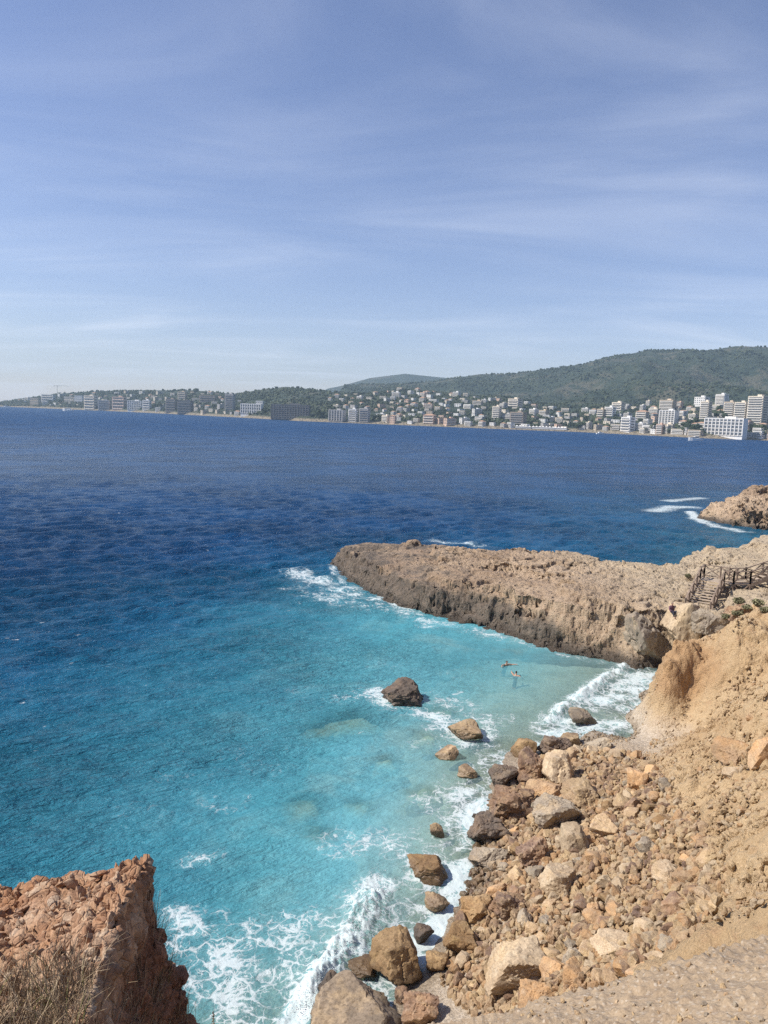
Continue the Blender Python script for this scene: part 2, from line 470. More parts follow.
def clay_mat():
    g = NG('clay_slope'); v = g.pos()
    n1 = g.noise(v, .35, 5, .6); n2 = g.noise(v, 2.2, 6, .65); n3 = g.noise(v, 14, 5, .7); n4 = g.noise(v, 55, 3, .7)
    col = g.mix(g.rng(n1, .35, .65), (.46, .318, .172), (.555, .405, .235))
    col = g.mix(g.rng(n2, .5, .75, 0, .7), col, (.43, .27, .15))
    col = g.mix(g.rng(n3, .55, .75, 0, .6), col, (.62, .47, .32))
    sp = g.n('VectorMath', operation='DISTANCE'); g.l(v, sp.inputs[0]); sp.inputs[1].default_value = (17.3, 41.6, 4.4)
    bluff_tone = g.rng(g.math('ADD', sp.outputs['Value'], g.math('MULTIPLY', g.math('SUBTRACT', n1, .5), 3.0)), 1.5, 3.0, .75, 0)      # redder, darker clay colour on the bluff face
    col = g.mix(bluff_tone, col, g.mix(g.rng(n2, .4, .65), (.47, .29, .145), (.38, .23, .115)))
    # stony grey-tan scree and pebbles low down, by the water
    zz = g.math('ADD', g.z(), g.math('MULTIPLY', g.noise(v, .5, 3), 1.2))
    peb = g.ramp(g.vor(v, 11, out='Color'), [(0, (.40, .33, .25)), (.5, (.54, .45, .34)), (1, (.66, .57, .46))])
    low = g.rng(zz, 1.1, 2.6, 1, 0)
    col = g.mix(low, col, peb)
    col = g.mix(1.0, col, g.ramp(n4, [(.25, (.66, .63, .60)), (.52, (1, 1, 1)), (.8, (1.25, 1.22, 1.18))]), 'MULTIPLY')
    col = g.mix(1.0, col, g.ramp(n3, [(.3, (.80, .77, .74)), (.5, (1, 1, 1)), (.75, (1.12, 1.1, 1.08))]), 'MULTIPLY')
    col, rough = wet(g, col, .12, .55, .68)
    under = g.rng(g.z(), -.9, -.2, 1, 0)
    col = g.mix(under, col, g.mix(g.rng(g.noise(v, .45, 4, .6), .42, .62), (.66, .63, .52), (.44, .42, .31)))
    vd = g.vor(v, 11); vd2 = g.vor(v, 3.4)
    h = g.math('ADD', g.math('MULTIPLY', n2, 1.0), g.math('ADD', g.math('MULTIPLY', n3, .45), g.math('ADD', g.math('MULTIPLY', n4, .12), g.math('ADD', g.math('MULTIPLY', vd, -.16), g.math('MULTIPLY', vd2, -.18)))))
    return g.done(g.pri(col, rough, g.bump(h, .85, .26)))
M_CLAY = clay_mat()
def sheet(name, xs, ys, fn, mat, disp=None):
    X, Y = np.meshgrid(xs, ys, indexing='ij')
    Z = fn(X, Y)
    v = np.stack([X.ravel(), Y.ravel(), Z.ravel()], 1)
    f = grid_faces(len(xs), len(ys))
    if disp: v = disp(v, f)
    return mesh_np(name, v, f, mat)
def shore_disp(v, f):
    """clods, little ledges and washed-out pockets of the crumbling clay"""
    n = vnormals(v, f)
    up = sstep(.8, 2.5, v[:, 2])
    q = v + .22 * np.stack([perlin(v * 1.9, 1), perlin(v * 1.9, 2), perlin(v * 1.9, 3)], 1)
    lump = sstep(-.25, .25, fbm(v * .4, 3, 33))
    a, b, c = worley(q * 1.3, 5)
    d = up * (.20 * (c - .5) * lump - .14 * np.exp(-((b - a) / .09) ** 2) * lump + .26 * fbm(v * 1.3, 5, 31, .62) - .22 * np.maximum(0, fbm(q * 1.2, 3, 35) - .05))
    a, b, c = worley(q * 3.4, 8)
    d = d + up * (.11 * (c - .45) * (c > .4) * (.75 - a) * (.35 + lump) + .05 * fbm(v * 4, 4, 37, .65))
    a, b, c = worley(q * 7.5, 9)
    d = d + up * .045 * (.6 - a) * (c > .5) + (1 - up) * .03 * (.6 - a) * (c > .3)
    return v + n * d[:, None]
_xs = np.concatenate([np.arange(-26, -4, .5), np.arange(-4, 24, .085), np.arange(24, 47, .4)])
_ys = np.concatenate([np.arange(6, 16, .35), np.arange(16, 49, .085), np.arange(49, 64, .35)])
shore_me = sheet('shore', _xs, _ys, shore_z, M_CLAY, shore_disp)
tag(link('shore', shore_me), 'tan clay bluff and pebble beach sloping to the cove', kind='structure')

# near slope under the camera
_cc = [C(440, 1022, 11.5), C(540, 1000, 11.5), C(640, 975, 11.6), C(700, 955, 11.75), C(768, 937, 12), C(540, 1024, 11.9), C(640, 1024, 12.3), C(768, 1024, 13.0),
       (1.5, 9, 8.6), (3.6, 9.9, 8.4), (6, 10.4, 9.2), (.6, 8.6, 8.4), (0, 4, 12.2), (0, 2.2, 14.2), (-.9, 1.6, 15.2), (-1.5, 6, 8.5), (-4, 6, 9), (-8, 4, 12),
       (0, 0, 16.3), (3, 0, 16.2), (-3, 0, 16.35), (2.5, 3, 14.6), (6, 3, 15.2), (8, 6.5, 13.2), (11, 9, 13.0), (14, 13, 11.8), (18, 12, 13.0), (10, 2, 16), (-12, 0, 16.3), (18, 0, 16.5), (0, -12, 16.6), (-12, -12, 16.8), (18, -12, 16.8), (10, 12.5, 9.5), (-12, 4, 12.5)]
_cl = RBF([(a, b) for a, b, c in _cc], [c for a, b, c in _cc], smooth=.05)
def slope_z(x, y):
    p = P2(x.ravel(), y.ravel())
    return _cl(x, y) + (.17 * fbm(p * .9, 4, 51) + .035 * fbm(p * 4, 4, 55)).reshape(x.shape)
def slope_mat():
    g = NG('gravelly_slope'); v = g.pos()
    n1 = g.noise(v, .9, 5, .6); n2 = g.noise(v, 6, 6, .65); n3 = g.noise(v, 40, 4, .7)
    col = g.mix(g.rng(n1, .35, .65), (.31, .23, .15), (.385, .29, .19))
    col = g.mix(g.rng(n2, .5, .72, 0, .7), col, (.26, .185, .125))
    pb = g.vor(v, 17, out='Color'); pd = g.vor(v, 17)
    col = g.mix(g.rng(pd, .18, .42, .55, 0), col, g.ramp(pb, [(0, (.34, .27, .21)), (.6, (.50, .42, .32)), (1, (.58, .52, .44))]))
    col = g.mix(1.0, col, g.ramp(n3, [(.25, (.6, .58, .56)), (.55, (1, 1, 1)), (.8, (1.12, 1.1, 1.08))]), 'MULTIPLY')
    h = g.math('ADD', g.math('MULTIPLY', n2, .8), g.math('ADD', g.math('MULTIPLY', n3, .2), g.math('MULTIPLY', pd, -.35)))
    return g.done(g.pri(col, .95, g.bump(h, .6, .06)))
def slope_disp(v, f):
    n = vnormals(v, f)
    f1, f2, idv = worley(v * 9, 61)
    g1, g2, gd = worley(v * 22, 63)
    return v + n * (.085 * np.maximum(0, .55 - f1) * (idv > .45) * (.5 + idv) + .016 * np.maximum(0, .6 - g1) * (gd > .3))[:, None]
_xs = np.concatenate([np.arange(-12, 0, .2), np.arange(0, 7, .028), np.arange(7, 18.1, .2)])
_ys = np.concatenate([np.arange(-12, 3, .3), np.arange(3, 10.2, .028), np.arange(10.2, 13, .2)])
cl_me = sheet('cliff_edge', _xs, _ys, slope_z, slope_mat(), slope_disp)
tag(link('cliff_edge', cl_me), 'gravelly dirt edge of the cliff at the viewpoint', kind='structure')

# ------------------------------------------------------------------ headland
HEAD = [(-6.0, 86), (-5.2, 82), (-3.6, 77.8), (-.6, 71.8), (1.8, 67.8), (4.5, 65.1), (7.4, 63.4), (10.3, 61.7), (12.0, 58.6), (14.2, 56.2), (17.7, 54.6), (18.8, 53.3), (21.9, 53.2), (23, 49), (25, 44),
        (30, 40), (60, 34), (70, 60), (62, 88), (48, 88), (42, 84), (36.5, 80.5), (33, 80), (30, 75.5), (25.4, 79.5), (20.3, 85), (13.3, 86), (8, 89.5), (2, 92), (-4, 90), (-6.2, 88)]
_hp = [(-4.6, 85.5, 2.3), (-3, 80, 2.0), (2, 89, 2.5), (2, 80, 2.5), (2, 72, 2.4), (8, 86, 2.8), (8, 75, 3.2), (5, 68, 2.7), (13, 82.5, 3.0), (13, 72, 3.7), (10, 64.5, 3.1), (20, 82, 3.1), (20, 72, 3.9), (17, 62, 4.2), (14.5, 59, 3.8),
       (18, 57, 4.1), (21, 55.5, 4.0), (25, 76, 3.4), (26, 68, 4.2), (24.5, 58, 3.75), (24.2, 55.0, 3.7), (22.4, 53.9, 3.5), (30, 73, 4.0), (28.5, 61, 4.5), (31, 65, 5.0), (33.5, 60, 5.7), (36, 77, 5.0), (41, 80, 5.5), (38, 62, 6.6), (27, 53, 4.6), (30, 53, 5.4), (34, 55, 6.4),
       (45, 68, 7), (60, 65, 9.5), (60, 45, 13), (40, 48, 8.5), (30, 46, 7.2), (26, 48.5, 4.6)]
_hz = RBF([(a, b) for a, b, c in _hp], [c for a, b, c in _hp], lin=True)
def head_z(x, y):
    ins = inside(x, y, HEAD); d = seg_dist(x, y, HEAD, True)
    p = P2(x.ravel(), y.ravel())
    wob = (fbm(p * .35, 3, 71) * 1.3 + fbm(p * 1.2, 3, 73) * .5).reshape(x.shape)
    d = np.where(ins, d, -d) + wob * .8
    top = _hz(x, y)
    w = 2.0 + 1.0 * fbm(p * .22, 2, 77).reshape(x.shape)
    prof = sstep(0, 1, d / w) ** .7
    z = -1.6 + (top + 1.6) * np.where(d > 0, .35 + .65 * prof, sstep(-1.5, 0, d) * .35)
    rd = fbm(p * .28 + 3, 4, 81, ridged=True).reshape(x.shape)
    n = fbm(p * .6, 4, 83).reshape(x.shape)
    z = z + (.28 * (rd - .35) + .34 * n) * prof
    st = z / .85 + .9 * fbm(p * .12, 2, 85).reshape(x.shape)       # beds of stone
    k = np.floor(st); z = z + .85 * .85 * (k + sstep(.36, .62, st - k) - st) * prof
    return z
def crag(v, f, s=1.0, amp=1.0):
    """karst: warped ridges, clefts, thin beds that stand proud, smooth pavements next to pitted ground"""
    n = vnormals(v, f)
    q = v / s
    wp = np.stack([fbm(q * .20 + k * 31, 3, 90 + k) for k in range(3)], 1)
    q1 = q + 2.6 * wp
    flat = sstep(.60, .92, n[:, 2])
    zone = .25 + .75 * sstep(-.25, .12, fbm(q * .17 + 9, 3, 111))            # 1 rough, 0 worn smooth
    big = fbm(q * .13, 2, 99)
    d = .50 * (fbm(q1 * np.array([.24, .24, .5]), 5, 92, .5, True) - .42)
    a, b, c = worley(q1 * np.array([.26, .26, .42]), 91)
    d = d - .75 * np.exp(-((b - a) / .05) ** 2) * sstep(-.15, .3, big) + .42 * (c - .5) * sstep(-.3, .2, big)
    d = d * (1 - .5 * flat)
    v2 = v + n * (d * s * amp)[:, None]
    n = vnormals(v2, f)
    # beds: thin layers with ragged edges
    zb = v2[:, 2] / s / .46 + 1.5 * wp[:, 0] + .35 * fbm(q * .9, 3, 113)
    fr = zb - np.floor(zb); h = _hash(np.floor(zb).astype(np.int64), np.zeros(len(zb), np.int64), np.zeros(len(zb), np.int64), 5) / 4294967295.0
    d = (1 - flat) * (.46 * (h - .5) * sstep(0, .14, fr) * sstep(1, .86, fr) - .10 * np.exp(-(np.minimum(fr, 1 - fr) / .10) ** 2))
    q2 = q + .8 * wp
    a, b, c = worley(q2 * np.array([.9, .9, 1.8]) + .4 * perlin(q * 2.2, 4)[:, None], 93)
    d = d + zone * (.24 * (c - .5) - .24 * np.exp(-((b - a) / .07) ** 2) * (c > .4))
    d = d + (.10 + .22 * zone) * fbm(q2 * 1.5, 5, 95, .65) - zone * (.70 * np.maximum(0, fbm(q2 * 1.5, 3, 97) - .10) + .30 * np.maximum(0, fbm(q2 * 3.2, 2, 98) - .06))
    return v2 + n * (d * s * amp * (1 - .25 * flat))[:, None]
def head_mat():
    g = NG('world_headland_rock'); v = g.pos()
    n1 = g.noise(v, .16, 5, .6); n2 = g.noise(v, 1.3, 6, .68); n3 = g.noise(v, 7, 5, .72)
    col = g.mix(g.rng(n1, .38, .62), (.53, .39, .26), (.37, .26, .17))
    sp = g.n('SeparateXYZ'); g.l(v, sp.inputs[0])
    inl = g.math('MULTIPLY', g.rng(g.math('ADD', sp.outputs['X'], g.math('MULTIPLY', n1, 6)), 17, 30), g.rng(sp.outputs['Y'], 95, 110, 1.0, 0.0))
    col = g.mix(inl, col, (.55, .435, .295))
    col = g.mix(g.rng(n2, .5, .7, 0, .6), col, (.33, .235, .16))
    col = g.mix(g.rng(n3, .55, .75, 0, .7), col, (.66, .55, .40))
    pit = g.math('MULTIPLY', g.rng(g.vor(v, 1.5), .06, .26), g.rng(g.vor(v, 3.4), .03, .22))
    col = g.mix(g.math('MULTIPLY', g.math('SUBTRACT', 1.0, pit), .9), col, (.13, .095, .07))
    # grey-black sea-worn zone with an irregular upper edge: lichen and salt staining, deepened with painted shade on the near face
    nz_ = g.n('NewGeometry').outputs['Normal']; sn = g.n('SeparateXYZ'); g.l(nz_, sn.inputs[0])
    tip = g.rng(sp.outputs['X'], 8, 19, 3.0, 1.0)
    hz_ = g.math('ADD', sp.outputs['Z'], g.math('MULTIPLY', g.math('SUBTRACT', g.noise(v, .32, 6, .68), .5), 5.0))
    st = g.rng(g.math('SUBTRACT', hz_, tip), -1.0, .2, 1, 0)
    col = g.mix(g.math('MULTIPLY', st, .88), col, g.mix(g.rng(n2, .4, .65), (.10, .085, .07), (.19, .15, .115)))
    col, rough = wet(g, col, .2, .8, .5)
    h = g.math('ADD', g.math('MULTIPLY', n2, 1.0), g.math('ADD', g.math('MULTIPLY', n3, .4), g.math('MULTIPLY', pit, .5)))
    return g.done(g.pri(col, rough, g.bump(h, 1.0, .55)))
M_HEAD = head_mat()
_xs = np.concatenate([np.arange(-9, 36, .11), np.arange(36, 72, .5)])
_ys = np.concatenate([np.arange(36, 50, .35), np.arange(50, 94, .12)])
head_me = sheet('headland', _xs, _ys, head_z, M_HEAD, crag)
tag(link('headland', head_me), 'long flat craggy limestone headland closing the cove', kind='structure')

# far rocky point on the right
FARP = [(60.3, 143.5), (62, 137), (64, 132.5), (70, 129), (80, 125), (140, 105), (160, 150), (120, 172), (90, 165), (72, 158), (64, 151)]
def farp_z(x, y):
    ins = inside(x, y, FARP); d = seg_dist(x, y, FARP, True); p = P2(x.ravel(), y.ravel())
    d = np.where(ins, d, -d) + (fbm(p * .22, 4, 101) * 2.2).reshape(x.shape)
    top = 2.6 + 3.6 * sstep(61, 90, x) + 3 * sstep(90, 140, x)
    z = -2 + (top + 2) * np.where(d > 0, .3 + .7 * sstep(0, 5.5, d) ** .75, .3 * sstep(-2, 0, d))
    z = z + (1.2 * fbm(p * .3, 5, 103, .6) + 1.9 * (fbm(p * .16, 5, 105, .6, True) - .4)).reshape(x.shape) * sstep(0, 3, d)
    return z
o = link('rocky_point', sheet('rocky_point', np.concatenate([np.arange(56, 90, .2), np.arange(90, 150, 1.0)]), np.arange(104, 174, .22), farp_z, M_HEAD, lambda v, f: crag(v, f, 1.3, 1.9)))
tag(o, 'second rocky point with white surf beyond the headland', kind='structure')

# ------------------------------------------------------------------ rocks
def ico(sub):
    bm = bmesh.new(); bmesh.ops.create_icosphere(bm, subdivisions=sub, radius=1)
    v = np.array([p.co[:] for p in bm.verts]); f = np.array([[q.index for q in t.verts] for t in bm.faces]); bm.free(); return v, f
_ICO = {k: ico(k) for k in (1, 2, 3, 4, 5)}
def rock_v(seed, sub=4, cuts=9, rough=.07, tight=.62):
    """a blocky stone: the star-shaped body between jittered box planes and random cuts, then worn and chipped"""
    r = np.random.default_rng(seed); v, f = _ICO[sub]
    B = np.array(Euler(tuple(r.uniform(-.25, .25, 3))).to_matrix())
    N = np.concatenate([B, -B]) + r.normal(0, .34, (6, 3)); D = r.uniform(.55, .95, 6)
    N2 = r.normal(size=(cuts, 3)); D2 = r.uniform(.66, 1.0, cuts)
    N = np.concatenate([N, N2]); D = np.concatenate([D, D2]); N /= np.linalg.norm(N, axis=1)[:, None]
    c = v @ N.T
    rad = np.where(c > .02, D[None] / np.maximum(c, .02), 9).min(1)
    rad = np.minimum(rad, 1.45)
    s = seed * 3.7
    w = v * rad[:, None]
    nn = v
    w = w * (1 + .10 * fbm(w * 1.0 + s, 2, 7)[:, None])
    if sub >= 3:
        a, b, cid = worley(w * 1.9 + s, seed)
        a2, b2, c2 = worley(w * 5 + s, seed + 1)
        w = w + nn * (rough * (1.5 * fbm(w * 2.4 + s, 4, 3) + 1.1 * (cid - .5) - .8 * np.maximum(0, .16 - (b - a)) * 3 + .45 * (c2 - .5) + .7 * fbm(w * 8 + s, 3, 5)))[:, None]
    else:
        w = w * (1 + .06 * r.normal(size=(len(w), 1)).clip(-1.5, 1.5))
    w -= (w.max(0) + w.min(0)) / 2
    return w / (w.max(0) - w.min(0)), f           # unit box
_RM = {}
def rock_me(proto, mat, sub):
    key = (proto, mat, sub)
    if key not in _RM:
        v, f = rock_v(proto * 13 + 5, sub, rough=.11 if mat in ('dark', 'under', 'grey', 'red') else .075)
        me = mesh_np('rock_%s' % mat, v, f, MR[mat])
        me.set_sharp_from_angle(angle=R_(24))
        _RM[key] = me
    return _RM[key]
ROCKS = []      # (px, py, words) of the landmark boulders, for naming neighbours
def boulder(px, py, w, h, mat, label, name='boulder', rz=None, tilt=0.0, proto=None, sub=4, z=None, fn=None, group=None, sink=.22, depth=1.0, cat='boulder'):
    """a rock whose middle is seen at px,py; w,h its seen size in pixels"""
    if z is not None: p = at(px, py + h * .25, z); t = np.linalg.norm(p - EYE)
    else: p, t = on_shore(px, py + h * .2, fn)
    m = t / FPX
    k_ = .9 if w > 33 else 1.0
    W_ = w * m * k_; H_ = h * m * k_
    o = link(name, rock_me(proto if proto is not None else rng.integers(0, 14), mat, sub))
    hz = max(H_ * .92, W_ * .45)
    o.scale = (W_ * 1.02, W_ * .9 * depth, hz)
    o.location = (p[0], p[1], p[2] + hz * (.5 - sink))
    o.rotation_euler = (tilt, tilt * .5, rng.uniform(0, 6.3) if rz is None else rz)
    if rz is None: o.rotation_euler[2] = rng.choice([0, math.pi]) + rng.uniform(-.3, .3)
    tag(o, label, cat, group)
    return o
BD = [  # px, py, w, h, colour, label
 (403, 694, 46, 27, 'dark', 'large dark overhanging rock standing alone in the turquoise cove', 2),
 (465, 731, 38, 17, 'tan', 'low brown crag awash in foam between the lone dark rock and the shore', 5),
 (446, 753, 22, 15, 'tan', 'pointed tan rock poking out of the shallow cove below the low brown crag', 1),
 (467, 772, 19, 11, 'tan', 'small flat tan rock in the shallows just left of the charcoal boulder', 4),
 (437, 832, 14, 15, 'tan', 'small knobbly tan rock in the shallows above the ochre flat boulder', 7),
 (427, 870, 40, 22, 'ochre', 'rounded ochre boulder sitting in the foam offshore', 8),
 (397, 964, 50, 50, 'ochre', 'big upright ochre brown boulder wet with surf beside the breaking wave', 3),
 (352, 1020, 86, 38, 'brown', 'broad brown grey boulder at the bottom edge under the breaking wave', 6),
 (419, 1013, 32, 26, 'red', 'wet dark red boulder right of the broad brown grey boulder', 9),
 (437, 902, 23, 17, 'tan', 'small brown rock in the foam below the ochre boulder', 10),
 (505, 779, 34, 29, 'dark', 'charcoal black boulder at the edge of the surf', 11),
 (523, 750, 24, 23, 'ochre', 'pointed brown boulder at the upper end of the rock pile', 12),
 (554, 748, 32, 25, 'dark', 'dark grey pyramid boulder at the top of the rock pile by the beach', 2),
 (531, 772, 31, 38, 'red', 'tall dark reddish brown boulder against the charcoal one', 4),
 (557, 776, 30, 38, 'pale', 'pale grey slab leaning right of the tall reddish brown boulder', 3),
 (513, 808, 50, 38, 'red', 'wide rust brown boulder under the charcoal boulder', 5),
 (487, 833, 40, 33, 'dark', 'wet black rounded boulder on the surf line', 8),
 (487, 860, 40, 26, 'grey', 'greenish tan boulder beneath the wet black one', 10),
 (581, 718, 28, 17, 'grey', 'flat grey brown rock lying in the swash of the little beach', 7),
 (570, 741, 20, 13, 'tan', 'flat tan rock half in the swash next to the dark pyramid boulder', 6),
 (598, 745, 22, 15, 'grey', 'rounded grey rock on the pebbles right of the dark pyramid boulder', 1),
 (555, 817, 48, 40, 'grey', 'pitted grey limestone boulder in the middle of the pile', 11),
 (520, 967, 64, 48, 'pale', 'largest pale grey slab with a flat sunlit face low in the pile', 3),
 (553, 975, 20, 22, 'orange', 'small bright rust orange block tucked against the largest pale slab', 0),
 (578, 983, 34, 32, 'orange', 'rounded rust orange boulder right of the small rust orange block', 4),
 (534, 1003, 34, 34, 'orange', 'cream and orange boulder under the largest pale slab', 9),
 (571, 962, 16, 26, 'grey', 'narrow grey stone standing upright beside the rust orange boulders', 12),
 (556, 886, 36, 38, 'pale', 'pale blocky boulder in the lower middle of the pile', 6),
 (531, 858, 36, 34, 'red', 'rough dark red boulder left of the pale blocky boulder', 13),
 (507, 907, 32, 28, 'red', 'dark red boulder above the largest pale slab', 2),
 (479, 913, 32, 24, 'ochre', 'brown boulder next to the surf left of the dark red one', 5),
 (461, 944, 32, 28, 'ochre', 'wet brown boulder in the swash left of the largest pale slab', 8),
 (582, 800, 40, 30, 'tan', 'long tan block with a shaded front in the upper pile', 3),
 (545, 795, 34, 24, 'orange', 'orange tan wedge below the leaning pale grey slab', 0),
 (605, 832, 34, 24, 'tan', 'flat topped tan block in the middle of the scree', 6),
 (575, 845, 28, 32, 'pale', 'whitish egg shaped boulder below the pitted grey limestone', 12),
 (735, 756, 32, 24, 'orange', 'square orange block perched on the clay slope', 0),
 (734, 776, 23, 16, 'pale', 'pale round stone directly under the square orange block', 10),
 (764, 757, 26, 32, 'orange', 'large orange tan block on the clay slope right of the square orange block', 3),
 (637, 785, 20, 28, 'orange', 'pointed peach coloured rock at the top of the scree', 9),
 (668, 790, 20, 18, 'grey', 'grey brown rock at the foot of the clay slope', 7),
 (668, 879, 26, 20, 'pale', 'sandy pale block at the right of the lower scree', 3),
 (612, 948, 38, 20, 'pale', 'wide flat cream stone near the gravelly cliff edge', 6),
 (656, 962, 22, 14, 'pale', 'pale bluish flat stone at the lip of the gravelly cliff edge', 4),
 (640, 975, 24, 18, 'orange', 'brown orange stone half hidden by the gravelly cliff edge', 1),
 (362, 968, 26, 12, 'ochre', 'greenish low rock under the surf left of the big ochre boulder', 5),
 (384, 945, 22, 18, 'grey', 'small grey rock in the foam behind the big ochre boulder', 7),
 (330, 993, 22, 30, 'dark', 'dark rock standing inside the breaking wave', 2),
 (423, 935, 18, 18, 'dark', 'small dark brown rock in the foam above the big ochre boulder', 11),
 (404, 998, 16, 14, 'red', 'small reddish stone in the wash between the ochre and red boulders', 12),
 (437, 965, 20, 22, 'ochre', 'upright wet brown rock right of the big ochre boulder', 9),
 (475, 816, 6, 6, 'dark', 'tiny black stone in the foam above the wet black boulder', 2),
]
for px, py, w, h, m, lab, pr in BD:
    sea = px < 475 or (px, py) in ((581, 718),)
    p, t = on_shore(px, py + h * .3)
    o = boulder(px, py, w, h, m, lab, proto=pr, sub=5 if w > 30 else 4, z=(0.0 if p[2] < .05 else None), sink=.2)
    ROCKS.append((px, py, o))
ROCKS[0][2].scale[2] *= 1.15
# blocks at the foot of the headland
for px, py, w, h, m, lab, pr, y in [
  (649, 642, 40, 42, 'grey', 'tall grey brown block at the landward foot of the headland', 7, 53.2),
  (685, 628, 34, 42, 'pale', 'tan pillar of rock beside the tall grey brown block', 6, 52.2),
  (711, 627, 30, 22, 'grey', 'shadowed square block left of the red brown block', 0, 49.5),
  (741, 620, 28, 20, 'red', 'red brown square block below the shrubs', 3, 49.8),
  (762, 626, 20, 30, 'tan', 'cream block right of the red brown square block', 9, 49.0)]:
    d = ray(px, py + h / 2); t = y / d[1]; p = EYE + d * t; m_ = t * np.linalg.norm(d) / FPX
    o = link('boulder', rock_me(pr, m, 5))
    o.scale = (w * m_ * 1.05, w * m_ * 1.1, h * m_ * 1.25); o.location = (p[0], p[1] + w * m_ * .3, p[2] + h * m_ * .45); o.rotation_euler = (0, 0, rng.uniform(-.3, .3))
    tag(o, lab, 'boulder')
SUBM = []
# drowned rocks, their tops just under the surface
for px, py, w, h, lab in [(352, 726, 66, 26, 'long dark rock under the water left of the lone rock'), (318, 735, 40, 16, 'drowned brown rock at the far left of the cove shallows'), (425, 742, 26, 14, 'greenish drowned rock left of the pointed tan rock'),
     (430, 797, 28, 16, 'drowned pale rock in the middle of the shallows'), (470, 793, 22, 12, 'drowned rock just left of the charcoal boulder'), (305, 812, 44, 22, 'large drowned rock in the milky water left of the cove'), (358, 812, 30, 18, 'olive drowned rock between the milky water and the shallows'),
     (412, 800, 16, 9, 'small drowned stone beside the drowned pale rock'), (385, 765, 26, 14, 'drowned rock below the lone dark rock'), (440, 715, 34, 12, 'brown drowned ledge right of the lone dark rock'), (318, 840, 34, 22, 'deep drowned rock nearest the breaking wave'), (455, 800, 16, 9, 'drowned stone left of the wide rust brown boulder')]:
    p = at(px, py, -.35); SUBM.append((p[0], p[1], w * np.linalg.norm(p - EYE) / FPX * .5)); m_ = np.linalg.norm(p - EYE) / FPX
    o = link('submerged_rock', rock_me(rng.integers(0, 14), 'under', 3))
    o.scale = (w * m_, h * m_ * 2.0, .9); o.location = (p[0], p[1], -.62); o.rotation_euler = (0, 0, rng.uniform(-.2, .2))
    tag(o, lab, 'submerged rock')

# scree: individual rocks on the slope, then small rubble as one mass
SCREE = [(490, 800), (520, 775), (560, 752), (600, 752), (640, 758), (672, 795), (706, 840), (722, 895), (700, 945), (640, 975), (560, 1005), (470, 1015), (440, 985), (455, 930), (468, 880), (478, 840)]
SW = []
for a, b in SCREE:
    p, t = on_shore(a, b); SW.append((p[0], p[1]))
cs = []
tx = [p[0] for p in SW]; ty = [p[1] for p in SW]
occ = [(o.location.x, o.location.y, max(o.scale[0], o.scale[1]) * .5) for _, _, o in ROCKS]
sizes = np.sort(.28 + .46 * rng.random(224) ** 2.0)[::-1]
def project(p):
    q = np.asarray(p, float) - EYE; w = q @ _f
    return 384 + FPX * (q @ _r) / w, 512 - FPX * (q @ _u) / w
def poly_pts(n, jit=0.0):
    r = []
    while len(r) < n:
        x = rng.uniform(min(tx), max(tx), 400); y = rng.uniform(min(ty), max(ty), 400)
        k = inside(x, y, SW); r += list(zip(x[k], y[k]))
    return np.array(r[:n])
SHP = ['angular', 'squarish', 'rounded', 'flat', 'wedge shaped', 'knobbly', 'slabby']
CW = {'tan': 'tan', 'pale': 'cream', 'grey': 'grey', 'red': 'dark red', 'orange': 'rust orange', 'ochre': 'brown', 'dark': 'blackish'}
LMK = [(px, py, lab) for (px, py, w, h, m, lab, pr) in BD if w >= 26]
USED = {}
def near_label(px, py, size_word, shape, colour, noun, marks, seen):
    """a label that says where the thing lies by its nearest landmark"""
    ds = sorted(((px - a) ** 2 + (py - b) ** 2, a, b, l) for a, b, l in marks)
    for d2, a, b, l in ds[:6]:
        dx, dy = px - a, py - b
        rel = ('right of' if dx > 0 else 'left of') if abs(dx) > abs(dy) * 1.3 else ('below' if dy > 0 else 'above')
        dist = math.sqrt(d2); pre = 'close ' if dist < 26 else ('' if dist < 45 else 'well ')
        s = f'{size_word} {shape} {colour} {noun} {pre}{rel} the {l}'
        if s not in seen:
            seen.add(s); return s
    return s
LM2 = [(px, py, {0: 'lone rock', 10: 'charcoal boulder', 12: 'dark pyramid boulder', 13: 'tall reddish brown boulder', 14: 'leaning pale grey slab', 15: 'wide rust brown boulder', 16: 'wet black boulder', 17: 'greenish tan boulder', 20: 'rounded grey beach rock',
     21: 'pitted grey limestone boulder', 22: 'largest pale slab', 24: 'rounded rust orange boulder', 25: 'cream and orange boulder', 27: 'pale blocky boulder', 28: 'rough dark red boulder', 30: 'brown surf boulder', 32: 'long tan block', 34: 'flat topped tan block', 35: 'whitish egg boulder',
     36: 'square orange block', 38: 'large orange tan block', 39: 'pointed peach rock', 40: 'grey brown slope rock', 41: 'sandy pale block', 42: 'wide flat cream stone'}.get(i)) for i, (px, py, *_r2) in enumerate(BD)]
LM2 = [q for q in LM2 if q[2]]
seen_l = set(); n_ok = 0
cand = poly_pts(4000); ci = 0
mats = ['tan'] * 10 + ['pale'] * 3 + ['grey'] * 2 + ['red'] * 2 + ['orange'] * 6 + ['ochre'] * 1
